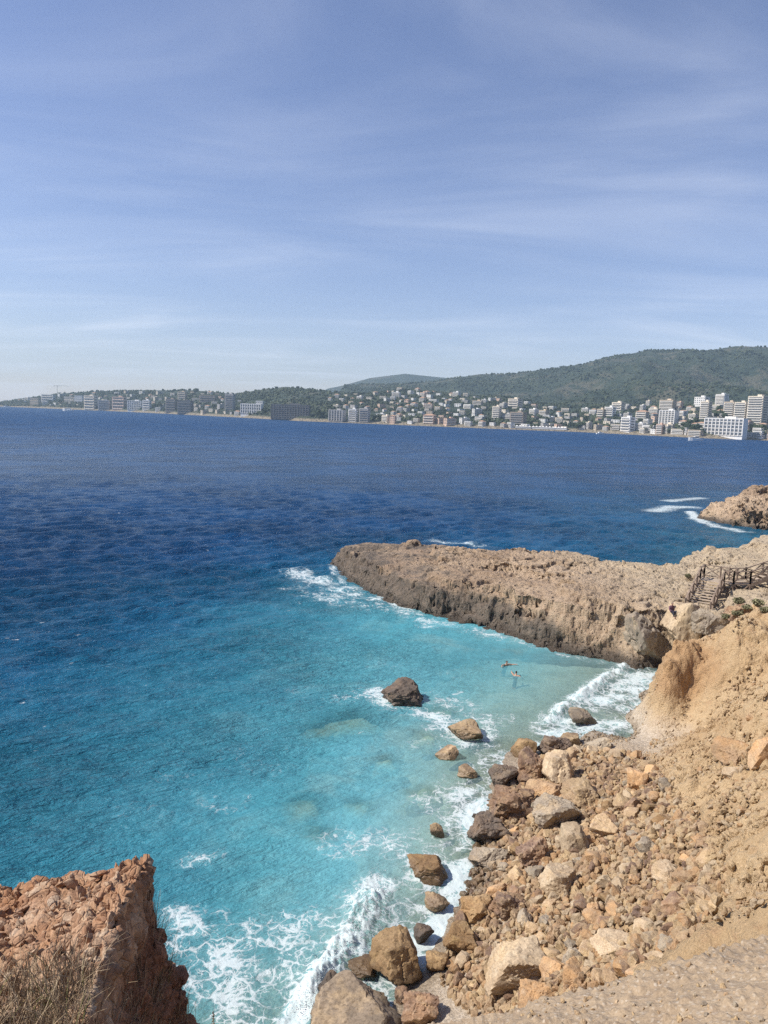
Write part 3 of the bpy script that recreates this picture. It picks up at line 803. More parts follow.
for s in sizes:
    while ci < len(cand):
        x, y = cand[ci]; ci += 1
        if all((x - a) ** 2 + (y - b) ** 2 > (.72 * r + .34 * s) ** 2 for a, b, r in occ): break
    else: break
    z = float(shore_base(np.array([x]), np.array([y]))[0])
    if z < .1: continue
    m = mats[rng.integers(len(mats))]; pr = int(rng.integers(0, 14))
    o = link('rock', rock_me(pr, m, 3))
    fl = rng.uniform(.55, .95)
    o.scale = (s * rng.uniform(.9, 1.35), s * rng.uniform(.75, 1.05), s * fl)
    o.location = (x, y, z + s * fl * .26 + .07); o.rotation_euler = (rng.uniform(-.45, .45), rng.uniform(-.45, .45), rng.uniform(0, 6.28))
    occ.append((x, y, s * .5))
    px, py = project(o.location)
    lab = near_label(px, py, 'large' if s > .55 else 'medium' if s > .38 else 'small', 'flat' if fl < .66 else SHP[pr % 7], CW[m], 'rock', LM2, seen_l)
    tag(o, lab, 'rock', 'loose rocks of the scree')
# single stones on the clay slope
for px, py, s, m in [(690, 770, .3, 'tan'), (712, 742, .25, 'pale'), (742, 735, .22, 'tan'), (725, 715, .25, 'pale'), (700, 815, .25, 'tan'), (752, 800, .25, 'orange'), (716, 850, .22, 'tan'), (740, 835, .2, 'pale'), (690, 755, .22, 'tan'), (660, 760, .22, 'tan'), (718, 783, .28, 'tan'), (750, 720, .3, 'orange'), (765, 785, .35, 'tan'), (735, 700, .2, 'tan'), (705, 728, .3, 'tan'), (744, 772, .34, 'tan'), (752, 790, .3, 'tan'), (728, 800, .32, 'tan'), (715, 808, .28, 'orange'), (739, 815, .3, 'tan'), (760, 820, .34, 'tan'), (726, 826, .3, 'pale'), (758, 846, .3, 'tan'), (734, 862, .28, 'orange'), (750, 870, .26, 'tan'), (728, 880, .28, 'tan'), (745, 895, .26, 'tan'), (700, 772, .3, 'orange'), (712, 790, .36, 'tan'), (683, 775, .34, 'tan'), (677, 768, .26, 'pale'), (742, 745, .28, 'tan'), (716, 760, .28, 'tan')]:
    p, t = on_shore(px, py)
    o = link('rock', rock_me(int(rng.integers(0, 14)), m, 3)); o.scale = (s * 1.2, s, s * .8); o.location = (p[0], p[1], p[2] + s * .25); o.rotation_euler = (.2, .1, rng.uniform(0, 6))
    tag(o, near_label(px, py, 'small', 'angular', CW[m], 'stone on the slope', LM2, seen_l), 'rock', 'stones on the clay slope')
def rubble(name, pts, sizes, mats_, zf, parent=None):
    vs, fs, mi = [], [], []; base = 0
    protos = [rock_v(100 + k, 2, 7) for k in range(8)]
    zs = zf(pts[:, 0], pts[:, 1])
    for (x, y), z, s in zip(pts, zs, sizes):
        v, f = protos[rng.integers(8)]
        e = Euler(tuple(rng.uniform(0, 6.28, 3))).to_matrix()
        w = (v * (s * np.array([1.2, .95, .75]))) @ np.array(e).T + (x, y, z + s * .22)
        vs.append(w); fs.append(f + base); base += len(v); mi.append(np.full(len(f), rng.integers(len(mats_))))
    me = mesh_np(name, np.concatenate(vs), np.concatenate(fs), smooth=False)
    for m in mats_: me.materials.append(MR[m])
    me.polygons.foreach_set('material_index', np.concatenate(mi).astype(np.int32))
    return link(name, me, parent)
_p = np.concatenate([poly_pts(8500), poly_pts(1500)])
_px2 = at(640, 770, 1.8)
o = rubble('rubble', _p, .08 + .26 * rng.random(len(_p)) ** 2.4 + np.where(np.arange(len(_p)) >= 8500, .14, 0), ['tan', 'tan', 'pale', 'tan', 'orange', 'orange', 'red'], lambda x, y: shore_z(x, y))
tag(o, 'small broken stones filling the gaps of the scree', 'rubble', kind='stuff')
# grit over the clay slope and the beach
SL = [on_shore(a, b)[0][:2] for a, b in [(640, 755), (660, 700), (700, 640), (766, 650), (768, 930), (700, 950), (690, 850), (660, 800)]]
tx = [p[0] for p in SL]; ty = [p[1] for p in SL]; SW_, SW = SW, [tuple(p) for p in SL]
_p = poly_pts(26000); _e = .15
_gx = (shore_base(_p[:, 0] + _e, _p[:, 1]) - shore_base(_p[:, 0] - _e, _p[:, 1])) / (2 * _e); _gy = (shore_base(_p[:, 0], _p[:, 1] + _e) - shore_base(_p[:, 0], _p[:, 1] - _e)) / (2 * _e)
_p = _p[np.hypot(_gx, _gy) < 1.25]; _p = _p[rng.random(len(_p)) < np.clip(.10 + 1.6 * fbm(P2(_p[:, 0], _p[:, 1], .55), 3, 77), 0, 1)]
o = rubble('pebbles', _p, .04 + .17 * rng.random(len(_p)) ** 3, ['tan', 'pale', 'tan', 'orange'], lambda x, y: shore_z(x, y) - .02)
tag(o, 'scattered small stones on the tan clay slope', 'pebbles', kind='stuff')
SL = [on_shore(a, b)[0][:2] for a, b in [(530, 760), (590, 725), (650, 680), (662, 690), (645, 720), (610, 750), (560, 765)]]
tx = [p[0] for p in SL]; ty = [p[1] for p in SL]; SW = [tuple(p) for p in SL]
_p = poly_pts(1500)
o = rubble('pebbles', _p, .04 + .14 * rng.random(len(_p)) ** 3, ['grey', 'tan', 'pale', 'grey'], lambda x, y: shore_base(x, y))
tag(o, 'grey and tan pebbles of the little beach', 'pebbles', kind='stuff')

# clods of the same clay, half sunk in the slope
SL = [on_shore(a, b)[0][:2] for a, b in [(640, 752), (668, 725), (720, 690), (766, 660), (768, 930), (700, 950), (700, 850), (662, 790)]]
tx = [p[0] for p in SL]; ty = [p[1] for p in SL]; SW = [tuple(p) for p in SL]
MR['clay'] = M_CLAY
_p = poly_pts(16000); _p = _p[rng.random(len(_p)) < np.clip(.25 + 1.3 * fbm(P2(_p[:, 0], _p[:, 1], .8), 3, 79), 0, 1)]
o = rubble('clods', _p, .05 + .26 * rng.random(len(_p)) ** 2.6, ['clay'], lambda x, y: shore_z(x, y) - .05)
tag(o, 'lumps of crumbled tan clay on the slope', 'clods', kind='stuff')

# stones bedded in the gravelly edge at the viewpoint
_p = np.stack([rng.uniform(.4, 5.2, 2400), rng.uniform(4.2, 9.2, 2400)], 1)
o = rubble('gravel', _p, .012 + .06 * rng.random(len(_p)) ** 3.5, ['tan', 'pale', 'tan', 'grey'], lambda x, y: slope_z(x, y) - .006)
tag(o, 'small stones bedded in the gravelly cliff edge', 'gravel', kind='stuff')

# ------------------------------------------------------------------ sea
_dz = [(0, 560, 24), (200, 560, 22), (330, 545, 18), (0, 640, 13), (150, 640, 9.5), (250, 600, 9), (300, 580, 8), (500, 530, 20), (680, 545, 9), (640, 556, 11), (60, 700, 9), (200, 700, 5.8), (290, 640, 5.2), (345, 615, 4), (420, 640, 2.6), (470, 650, 2.3), (520, 655, 2.1), (580, 672, 1.0), (610, 668, .8),
       (420, 680, 2.2), (330, 700, 3.6), (250, 760, 4.6), (100, 780, 5.4), (0, 800, 6.2), (300, 800, 3.0), (400, 780, 1.7), (460, 800, .7), (500, 740, .8), (480, 690, 1.8), (200, 880, 4.4), (330, 880, 2.2), (420, 880, .8), (120, 860, 4.6), (200, 950, 3.2), (230, 1020, 2.6), (300, 960, 1.8), (400, 950, .6), (0, 900, 5.5), (60, 1000, 5),
       (760, 540, 8), (650, 500, 16), (720, 535, 8), (300, 450, 40), (20, 470, 40), (700, 460, 40), (760, 470, 34)]
_dw = [at(a, b)[:2] for a, b, c in _dz] + [np.array(q) for q in ((-60, 300), (60, 600), (-600, 1500), (600, 900), (-60, 20), (-40, 15), (-150, 60), (150, 300))]
_dv = [c for a, b, c in _dz] + [40, 45, 60, 60, 9, 6, 25, 40]
_depth = RBF(_dw, np.log(_dv), smooth=.5)
def polyw(pts): return [tuple(at(a, b)[:2]) for a, b in pts]
FOAM = [  # polyline in picture points, reach in metres, density
 ([(296, 572), (318, 581), (345, 589), (372, 598)], 2.1, .56), ([(300, 590), (340, 600), (380, 606)], 2.6, .38), ([(330, 564), (345, 585), (378, 600)], .6, .5),
 ([(420, 617), (455, 626), (500, 637), (545, 645)], 1.5, .36), ([(440, 624), (490, 634), (535, 641)], .6, .42), ([(560, 655), (600, 662)], .5, .5),
 ([(374, 692), (384, 702), (402, 712), (425, 712), (448, 722)], .9, .60), ([(378, 690), (386, 700)], .5, .95), ([(440, 728), (462, 742), (482, 738), (490, 726), (480, 716)], .9, .70), ([(430, 700), (460, 705), (500, 720)], 1.5, .40),
 ([(545, 722), (565, 708), (590, 690), (628, 664)], .75, .85), ([(660, 668), (640, 680), (615, 695), (585, 715), (560, 735)], 1.9, .66), ([(668, 672), (640, 690), (640, 700)], 1.4, .62),
 ([(640, 692), (618, 718), (590, 734)], 1.5, .68),
 ([(540, 748), (512, 760), (492, 772), (488, 800), (470, 815), (465, 845)], .9, .72), ([(500, 750), (470, 790), (440, 840), (430, 900), (410, 930)], 1.7, .45),
 ([(455, 870), (445, 905), (425, 925), (405, 940)], 1.0, .9), ([(425, 880), (440, 905), (430, 940)], .9, .8),
 ([(410, 960), (390, 1000), (360, 990), (345, 1000)], 1.1, .66), ([(425, 985), (450, 965), (440, 1000)], .7, .8),
 ([(295, 1020), (318, 985), (345, 948), (366, 915), (376, 888)], .75, 1.0), ([(285, 1005), (300, 975), (330, 940), (355, 905)], 1.1, .55), ([(330, 1000), (355, 960), (385, 915)], .8, .60),
 ([(205, 950), (230, 975), (250, 1010)], 1.9, .50), ([(185, 925), (215, 940), (260, 945), (300, 930)], 1.6, .36), ([(230, 1000), (280, 985)], 1.8, .50), ([(250, 930), (320, 915)], .9, .35), ([(178, 915), (195, 930)], .7, .75),
 ([(215, 800), (235, 803)], .8, .5), ([(190, 860), (215, 855)], .7, .38), ([(340, 845), (380, 840), (410, 850)], 1.3, .42), ([(420, 800), (455, 790)], .9, .42), ([(300, 690), (330, 700), (370, 690)], 1.5, .22), ([(420, 745), (470, 755), (500, 735)], 1.2, .33), ([(380, 665), (450, 672)], 2.0, .16), ([(150, 800), (260, 760)], 3.5, .16), ([(390, 600), (430, 625)], 1.5, .45),
 ([(655, 511), (672, 507), (690, 507)], 2.6, .55), ([(668, 501), (700, 498)], 2.2, .5), ([(694, 518), (715, 526), (745, 532)], 1.6, .55), ([(690, 512), (700, 520)], 1.2, .8), ([(430, 541), (480, 545)], 1.4, .5),
]
FOAMW = [(polyw(a), r, d) for a, r, d in FOAM]
BRK = [(polyw([(295, 1020), (318, 985), (345, 948), (366, 915), (378, 884)]), .52, .62), (polyw([(540, 726), (565, 708), (590, 690), (628, 664)]), .34, .40)]
_ang = np.concatenate([np.arange(-80, -33, .5), np.arange(-33, 33, .075), np.arange(33, 80.1, .5)])
_rad = [10.0]
while _rad[-1] < 26: _rad.append(_rad[-1] + .075)
while _rad[-1] < 7000: _rad.append(_rad[-1] * (1.0028 if _rad[-1] < 330 else 1.015 if _rad[-1] < 700 else 1.05))
_rad = np.array(_rad)
A_, RR = np.meshgrid(np.radians(_ang), _rad, indexing='ij')
X, Y = RR * np.sin(A_), RR * np.cos(A_)
Z = np.zeros_like(X)
dist = RR
wr = np.random.default_rng(21)
depth = np.exp(_depth(X, Y))
calm = .22 + .78 * sstep(1.5, 14, depth)
for k in range(64):
    L = .5 * (5 / .5) ** wr.random(); th = R_(24) + wr.normal(0, R_(24)); ph = wr.uniform(0, 6.28)
    kx, ky = math.sin(th) * 2 * math.pi / L, -math.cos(th) * 2 * math.pi / L
    fade = sstep(L * 75, L * 35, dist) * sstep(260, 90, dist)
    a = .0135 * L ** .78
    s = np.sin(kx * X + ky * Y + ph + .8 * np.sin(.31 * kx * Y - .27 * ky * X + ph * 2))
    Z += a * fade * calm * (s + .35 * (s * s - .5))
near_ = dist < 120
foam = np.zeros_like(X)
fx, fy = X[near_], Y[near_]
fo = np.zeros_like(fx)
wn = fbm(P2(fx, fy, .9), 4, 201); wn2 = fbm(P2(fx, fy, .35), 3, 205)
for pl, r, d in FOAMW:
    dd = seg_dist(fx, fy, pl) * (1 + .5 * wn2)
    fo = np.maximum(fo, d * np.exp(-(dd / r) ** 2 * .9))
fo = fo * np.clip(.72 + 1.0 * wn2 + .45 * wn, .3, 1.15)
foam[near_] = np.clip(fo + .22 * wn * sstep(.08, .4, fo), 0, 1.1)
far_ = (dist >= 120) & (dist < 220)
fo = np.zeros(int(far_.sum()))
for pl, r, d in FOAMW[-6:]:
    fo = np.maximum(fo, d * np.exp(-(seg_dist(X[far_], Y[far_], pl) / r) ** 2))
foam[far_] = fo
zb = np.zeros_like(fx)
for pl, h, w in BRK:
    dd = seg_dist(fx, fy, pl)
    e = np.minimum(np.hypot(fx - pl[0][0], fy - pl[0][1]), np.hypot(fx - pl[-1][0], fy - pl[-1][1]))
    zb += h * np.exp(-(dd / w) ** 2) * sstep(-.2, 1.2, e) * (.7 + 1.1 * wn + .5 * fbm(P2(fx, fy, 3.2), 3, 215))
Z[near_] += zb + .07 * np.clip(fo if False else foam[near_], 0, 1) * (fbm(P2(fx, fy, 2.4), 3, 211) + .3)
opac = np.ones_like(X)
k = (X > -28) & (X < 30) & (Y < 62)
da = np.maximum(0, -shore_base(X[k], Y[k]))
opac[k] = np.clip(.12 + .88 * (1 - np.exp(-da * .75)), 0, 1)
k2 = k & (depth > 7); opac[k2] = 1
for sx, sy, sr in SUBM:
    kk = k & (np.hypot(X - sx, Y - sy) < sr * 3)
    opac[kk] *= 1 - .42 * np.exp(-(np.hypot(X[kk] - sx, Y[kk] - sy) / (sr * .95)) ** 2)
def water_mat():
    g = NG('sea_water'); v = g.pos()
    dep = g.att('depth'); foam_ = g.att('foam'); op = g.att('opac')
    ld = g.math('DIVIDE', g.math('LOGARITHM', g.math('MULTIPLY', dep, 2.0), 2.0), 7.0)     # 0.5 m -> 0, 64 m -> 1
    ld = g.math('ADD', ld, g.math('MULTIPLY', g.math('SUBTRACT', g.noise(v, .11, 4, .6), .5), .13))
    col = g.ramp(ld, [(0.0, (.42, .50, .45)), (.14, (.27, .47, .485)), (.27, (.165, .47, .54)), (.38, (.085, .325, .39)), (.50, (.033, .185, .262)), (.64, (.012, .100, .200)), (.80, (.009, .062, .165)), (1.0, (.008, .056, .158))])
    # milky patches of stirred-up sand
    silt = g.math('MULTIPLY', g.rng(g.noise(v, .20, 5, .6, .5), .50, .68), g.rng(ld, .12, .55, .75, 0))
    col = g.mix(silt, col, (.28, .46, .44))
    mp = g.n('Mapping', vector_type='TEXTURE'); g.l(v, mp.inputs[0]); mp.inputs['Rotation'].default_value = (0, 0, R_(22)); mp.inputs['Scale'].default_value = (1.7, .62, 1)
    w1 = g.noise(mp.outputs[0], .42, 5, .6, .3); w2 = g.noise(mp.outputs[0], 1.7, 5, .62, .4); w3 = g.noise(mp.outputs[0], 6.0, 3, .6)
    w0 = g.noise(mp.outputs[0], .075, 4, .6, .3)
    h = g.math('ADD', g.math('MULTIPLY', w1, .95), g.math('ADD', g.math('MULTIPLY', w2, .74), g.math('MULTIPLY', w3, .22)))
    cat = g.rng(g.noise(v, .035, 3, .6), .35, .65, .65, 1.25)
    h = g.math('ADD', h, g.math('MULTIPLY', g.math('MULTIPLY', w0, g.att('far')), 9.0))
    nb = g.bump(h, g.math('MULTIPLY', cat, g.rng(ld, .15, .62, .38, 1.0)), 1.15)
    # lace of foam: thin walls of distorted cells, widening as the foam gets denser
    ds = g.n('VectorMath', operation='ADD'); g.l(v, ds.inputs[0])
    dn = g.n('TexNoise'); dn.inputs['Scale'].default_value = 1.1; dn.inputs['Detail'].default_value = 4; g.l(v, dn.inputs['Vector'])
    sc_ = g.n('VectorMath', operation='SCALE'); sc_.inputs['Scale'].default_value = 1.5; g.l(dn.outputs['Color'], sc_.inputs[0]); g.l(sc_.outputs[0], ds.inputs[1])
    e1 = g.vor(ds.outputs[0], 1.35, 'DISTANCE_TO_EDGE'); e2 = g.vor(ds.outputs[0], 3.6, 'DISTANCE_TO_EDGE')
    pn = g.noise(ds.outputs[0], 2.0, 8, .74)
    lace = g.math('MINIMUM', e1, g.math('ADD', g.math('MULTIPLY', e2, .8), .03))
    t = g.math('SUBTRACT', g.math('ADD', g.math('MULTIPLY', foam_, .62), g.math('MULTIPLY', g.math('SUBTRACT', pn, .5), .75)), .12)
    f1 = g.rng(g.math('SUBTRACT', g.math('MULTIPLY', t, .55), lace), -.055, .045)
    dense = g.rng(g.math('ADD', foam_, g.math('MULTIPLY', g.math('SUBTRACT', pn, .5), 1.5)), .80, 1.22)
    ff = g.math('MULTIPLY', g.math('MAXIMUM', g.math('MULTIPLY', f1, .64), g.math('MULTIPLY', dense, .92)), g.rng(foam_, .04, .25))
    # little whitecaps out in the open
    cap = g.math('MULTIPLY', g.rng(g.math('ADD', g.noise(mp.outputs[0], .8, 5, .62), g.math('MULTIPLY', g.noise(v, .06, 2), .25)), .83, .88), .6)
    ff = g.math('MAXIMUM', ff, cap)
    milky = g.math('MULTIPLY', g.rng(foam_, .08, .75), .70)          # bubbles under the surface
    col = g.mix(milky, col, (.36, .60, .62))
    body = g.pri(col, g.att('chop'), nb, IOR=1.333, Specular_IOR_Level=.17)
    tr = g.n('BsdfTransparent'); tr.inputs[0].default_value = (.78, .93, .90, 1)
    ms = g.n('MixShader'); g.put(ms.inputs[0], g.math('MAXIMUM', op, g.math('MULTIPLY', milky, 1.1))); g.l(tr.outputs[0], ms.inputs[1]); g.l(body, ms.inputs[2])
    fb = g.bump(g.math('ADD', g.math('MULTIPLY', ff, .5), pn), .6, .12)
    fm = g.pri((.72, .76, .76), .85, fb)
    m2 = g.n('MixShader'); g.put(m2.inputs[0], ff); g.l(ms.outputs[0], m2.inputs[1]); g.l(fm, m2.inputs[2])
    return g.done(m2.outputs[0])
me = mesh_np('sea', np.stack([X.ravel(), Y.ravel(), Z.ravel()], 1), grid_faces(len(_ang), len(_rad))[:, ::-1], water_mat())
attr(me, 'depth', depth); attr(me, 'foam', foam); attr(me, 'opac', opac); attr(me, 'far', .25 * sstep(60, 200, dist) + .75 * sstep(140, 420, dist)); attr(me, 'chop', .17 + .28 * sstep(90, 900, dist))
tag(link('sea', me), 'deep blue sea turning turquoise in the cove', kind='structure')

# spray thrown up along the breaking waves
def spray(name, pl, n, up, size, spread, label):
    vs, fs = [], []; v0, f0 = _ICO[1]; P = np.array(pl); L = np.r_[0, np.cumsum(np.hypot(*np.diff(P, axis=0).T))]
    for k in range(n):
        s = rng.uniform(0, L[-1]); x = np.interp(s, L, P[:, 0]); y = np.interp(s, L, P[:, 1])
        amp = .35 + .65 * abs(math.sin(s * 1.3 + 1) * math.sin(s * .57))
        h = up * amp * rng.random() ** 1.6
        r = size * rng.uniform(.35, 1.0) * (1 - .6 * h / up)
        c = np.array([x + rng.normal(0, spread), y + rng.normal(0, spread), .25 + h])
        vs.append(v0 * r * np.array([1, 1, 1.15]) * rng.uniform(.7, 1.3, 3) + c); fs.append(f0 + 12 * k)
    g = NG('spray_water'); 
    t = g.n('BsdfTranslucent'); t.inputs[0].default_value = (.8, .83, .84, 1)
    d = g.pri((.84, .86, .86), .7); mm = g.n('MixShader'); mm.inputs[0].default_value = .3; g.l(d, mm.inputs[1]); g.l(t.outputs[0], mm.inputs[2])
    tag(link(name, mesh_np(name, np.concatenate(vs), np.concatenate(fs), g.done(mm.outputs[0]))), label, kind='stuff')
spray('foam', BRK[0][0], 2600, .8, .018, .2, 'white spray along the breaking wave near the big boulders')
spray('foam', BRK[1][0], 700, .34, .014, .16, 'white crest of the small wave on the little beach')

# ------------------------------------------------------------------ far shore: hills
def azel(px, py):
    d = ray(px, py); return math.atan2(d[0], d[1]), d[2] / math.hypot(d[0], d[1])
def curve(pts, ext=True):
    q = [azel(a, b) for a, b in pts]
    q.sort(); a = np.array([x[0] for x in q]); e = np.array([x[1] for x in q]); return a, e
SHORE = [(0, 406.5), (60, 409), (120, 411.5), (190, 415), (300, 421), (400, 425), (500, 429), (580, 432), (640, 435), (700, 438), (768, 440.5)]
_sa = np.array([azel(a, b) for a, b in SHORE]); _sr = EYE[2] / -_sa[:, 1]
def r_shore(az): return np.interp(az, np.r_[-1.4, _sa[:, 0], 1.0, 1.4], np.r_[_sr[0] * 1.5, _sr, _sr[-1] * .8, _sr[-1] * .6])
CR1 = curve([(0, 402.5), (20, 399.5), (45, 396), (60, 393.5), (100, 391), (140, 390.5), (190, 390), (215, 392), (235, 394), (260, 389.5), (285, 386.5), (310, 389), (330, 391.5), (350, 393.5), (390, 392.5), (405, 389.5), (430, 391), (470, 396), (500, 396), (530, 401), (560, 406), (600, 405), (640, 405), (680, 406), (720, 404), (768, 402), (840, 400)])
CR2 = curve([(300, 402), (330, 391), (345, 385), (370, 384), (400, 384), (440, 380), (480, 374), (510, 374), (540, 370), (580, 365), (610, 357), (650, 350), (690, 350), (705, 351), (735, 346), (768, 347), (840, 351), (950, 365)])
CR3 = curve([(300, 395), (318, 390), (340, 386), (370, 378), (405, 373.5), (440, 377), (470, 380), (520, 386)])
R1 = (np.radians([-40, -30, -27.5, -24, -14, -5, 2, 12, 27, 40]), np.array([5200, 3900, 3400, 3100, 2400, 1950, 1900, 1750, 1450, 1350]))
def hill_z(az, r):
    rs = r_shore(az)
    r1 = np.interp(az, *R1); t = (r - rs) / (r1 - rs)
    h1 = EYE[2] + np.interp(az, *CR1) * r1
    p1 = np.where(t < 1, np.clip(t, 0, 1) ** .8, np.clip(1 - (t - 1) * .9, 0, 1))
    z1 = 1.5 + (h1 - 1.5) * p1
    x, y = r * np.sin(az), r * np.cos(az); P = P2(x.ravel(), y.ravel())
    rv = fbm(P / 620 + .5 * np.stack([perlin(P / 900, 5), perlin(P / 900, 6), P[:, 0] * 0], 1), 4, 301, ridged=True).reshape(r.shape); n = fbm(P / 160, 4, 303).reshape(r.shape)
    r2 = 2900.0; t2 = np.clip((r - 1350) / (r2 - 1350), 0, 1)
    h2 = EYE[2] + np.interp(az, *CR2) * r2; on2 = (np.interp(az, *CR2) > -0.002) * sstep(R_(-5.5), R_(-3.2), az)
    p2 = (t2 ** 1.35) * np.where(r > r2, np.clip(1 - ((r - r2) / 1700) ** 1.3, -1, 1), 1)
    w2 = np.clip(4 * p2 * (1 - p2), 0, 1)
    z2 = np.where(on2 > 0, h2 * on2 * p2 - (.42 * h2) * w2 * (.50 - rv) * on2 + .05 * h2 * n * w2, -50)
    r3 = 4700.0; h3 = EYE[2] + np.interp(az, *CR3) * r3; on3 = sstep(R_(-7.5), R_(-4.5), az) * sstep(R_(13), R_(8), az)
    z3 = h3 * on3 * np.clip(1 - np.abs(r - r3) / 1400, -.1, 1) ** 1.0
    z = np.maximum(np.maximum(z1 + 3 * n * sstep(.1, .5, t) * (t < .95), z2), np.where(on3 > .02, z3, -50))
    return np.where(r < rs, np.maximum(-8, 1.5 - (rs - r) * .12), z)
def hill_mat():
    g = NG('wooded_hill'); v = g.pos()
    n1 = g.noise(v, .006, 5, .6); n2 = g.noise(v, .03, 5, .65); n3 = g.noise(v, .12, 3, .7)
    col = g.mix(g.rng(n2, .42, .62), (.022, .042, .024), (.048, .066, .036))
    bare = g.math('MULTIPLY', g.rng(n1, .50, .62), g.rng(n2, .40, .55))
    col = g.mix(g.math('MULTIPLY', bare, .8), col, (.115, .108, .072))
    col = g.mix(g.rng(g.z(), 3.5, 7, .85, 0), col, (.33, .27, .19))
    return g.done(g.pri(col, .95, g.bump(g.math('ADD', n3, g.math('MULTIPLY', n2, 2)), 1.0, 9.0)))
_ha = np.radians(np.concatenate([np.arange(-60, -31, .5), np.arange(-31, 31, .12), np.arange(31, 60.1, .5)]))
_t = np.linspace(0, 1, 190) ** 1.5
AZ = np.repeat(_ha[:, None], 190, 1); rs = r_shore(_ha)[:, None]
RH = (rs - 60) + (6300 - rs) * _t[None]
ZH = hill_z(AZ, RH)
tag(link('hills', mesh_np('hills', np.stack([(RH * np.sin(AZ)).ravel(), (RH * np.cos(AZ)).ravel(), ZH.ravel()], 1), grid_faces(*AZ.shape)[:, ::-1], hill_mat())), 'dark green wooded hills across the bay', kind='structure')
def on_hill(px, py):
    d = ray(px, py); az = math.atan2(d[0], d[1]); hd = math.hypot(d[0], d[1])
    r0 = float(r_shore(np.array([az]))[0])
    r = r0 + 4 + np.linspace(0, 1, 900) ** 1.5 * 3600
    a = np.full_like(r, az); h = hill_z(a, r); rz = EYE[2] + r * d[2] / hd
    k = np.where(rz <= h)[0]
    i = k[0] if len(k) else 0
    return np.array([r[i] * math.sin(az), r[i] * math.cos(az), h[i]])

# woods: thousands of crowns that read as one mass
def crowns(name, pts, size, mat, label):
    v0, f0 = _ICO[1]; n = len(pts)
    j = 1 + .35 * rng.normal(size=(n, 12, 1)).clip(-1.5, 1.5)
    sc = size[:, None, None] * np.stack([rng.uniform(.8, 1.3, n), rng.uniform(.8, 1.3, n), rng.uniform(.7, 1.15, n)], 1)[:, None, :]
    v = v0[None] * j * sc + pts[:, None, :]
    f = f0[None] + 12 * np.arange(n)[:, None, None]
    o = link(name, mesh_np(name, v.reshape(-1, 3), f.reshape(-1, 3), mat, smooth=False)); tag(o, label, kind='stuff'); return o
def leaf_mat(name, a, b, sc):
    g = NG(name); v = g.pos(); n = g.noise(v, sc, 3, .6)
    return g.done(g.pri(g.mix(g.rng(n, .4, .6), a, b), .85))
M_WOOD = leaf_mat('wood_leaves', (.020, .034, .016), (.050, .066, .030), .012)
az = np.radians(rng.uniform(-31, 31, 52000)); u = rng.random(52000)
r = r_shore(az) + 25 + u ** 1.3 * 2300
z = hill_z(az, r)
keep = z > 3
keep &= rng.random(52000) < (.14 + .8 * (fbm(P2(r * np.sin(az), r * np.cos(az), 1 / 190), 3, 5) > .0))
az, r, z = az[keep], r[keep], z[keep]
az2 = np.radians(rng.uniform(-28, 28, 9000)); r_2 = r_shore(az2) + 22 + rng.random(9000) ** 1.3 * 560; z_2 = hill_z(az2, r_2); k_2 = (z_2 > 3) & (fbm(P2(r_2 * np.sin(az2), r_2 * np.cos(az2), 1 / 45), 3, 8) > .02)
az, r, z = np.r_[az, az2[k_2]], np.r_[r, r_2[k_2]], np.r_[z, z_2[k_2]]
sz = rng.uniform(1.1, 2.9, len(az)) * (1 + r / 6000)
crowns('forest', np.stack([r * np.sin(az), r * np.cos(az), z + sz * .45], 1), sz, M_WOOD, 'dense dark green pine woods covering the hills across the bay')

# ------------------------------------------------------------------ town
def bmat(name, col, var=.12):
    g = NG(name)
    n = g.noise(g.objc(), .35, 4, .6)
    h = g.n('HueSaturation'); g.put(h.inputs['Value'], g.rng(g.rand(), 0, 1, 1 - var, 1 + var * .6, False))
    g.l(g.mix(g.rng(n, .3, .7), tuple(x * .9 for x in col), col), h.inputs['Color'])
    return g.done(g.pri(h.outputs[0], .85))
BM = {'white': bmat('white_render', (.80, .78, .74)), 'cream': bmat('cream_render', (.74, .65, .52)), 'beige': bmat('beige_render', (.58, .48, .36)), 'peach': bmat('peach_render', (.68, .48, .36)),
      'grey': bmat('grey_render', (.46, .44, .42)), 'brown': bmat('brown_render', (.36, .29, .23)), 'dark': bmat('dark_render', (.15, .145, .15))}
M_GL = plain('window_glass', (.10, .11, .12), .25, .3, .5); M_TILE = plain('roof_tiles', (.40, .25, .165), .9, .25, .6); M_SLAB = bmat('balcony_concrete', (.74, .70, .63)); M_SLABD = bmat('dark_concrete', (.30, .28, .27))
def split_windows(m, root):
    for a in range(0, len(m.v), 8):
        w = MB(); w.add(m.v[a:a + 8], [(0, 1, 3, 2), (4, 6, 7, 5), (0, 4, 5, 1), (2, 3, 7, 6), (0, 2, 6, 4), (1, 5, 7, 3)]); w.build('window', M_GL, root)
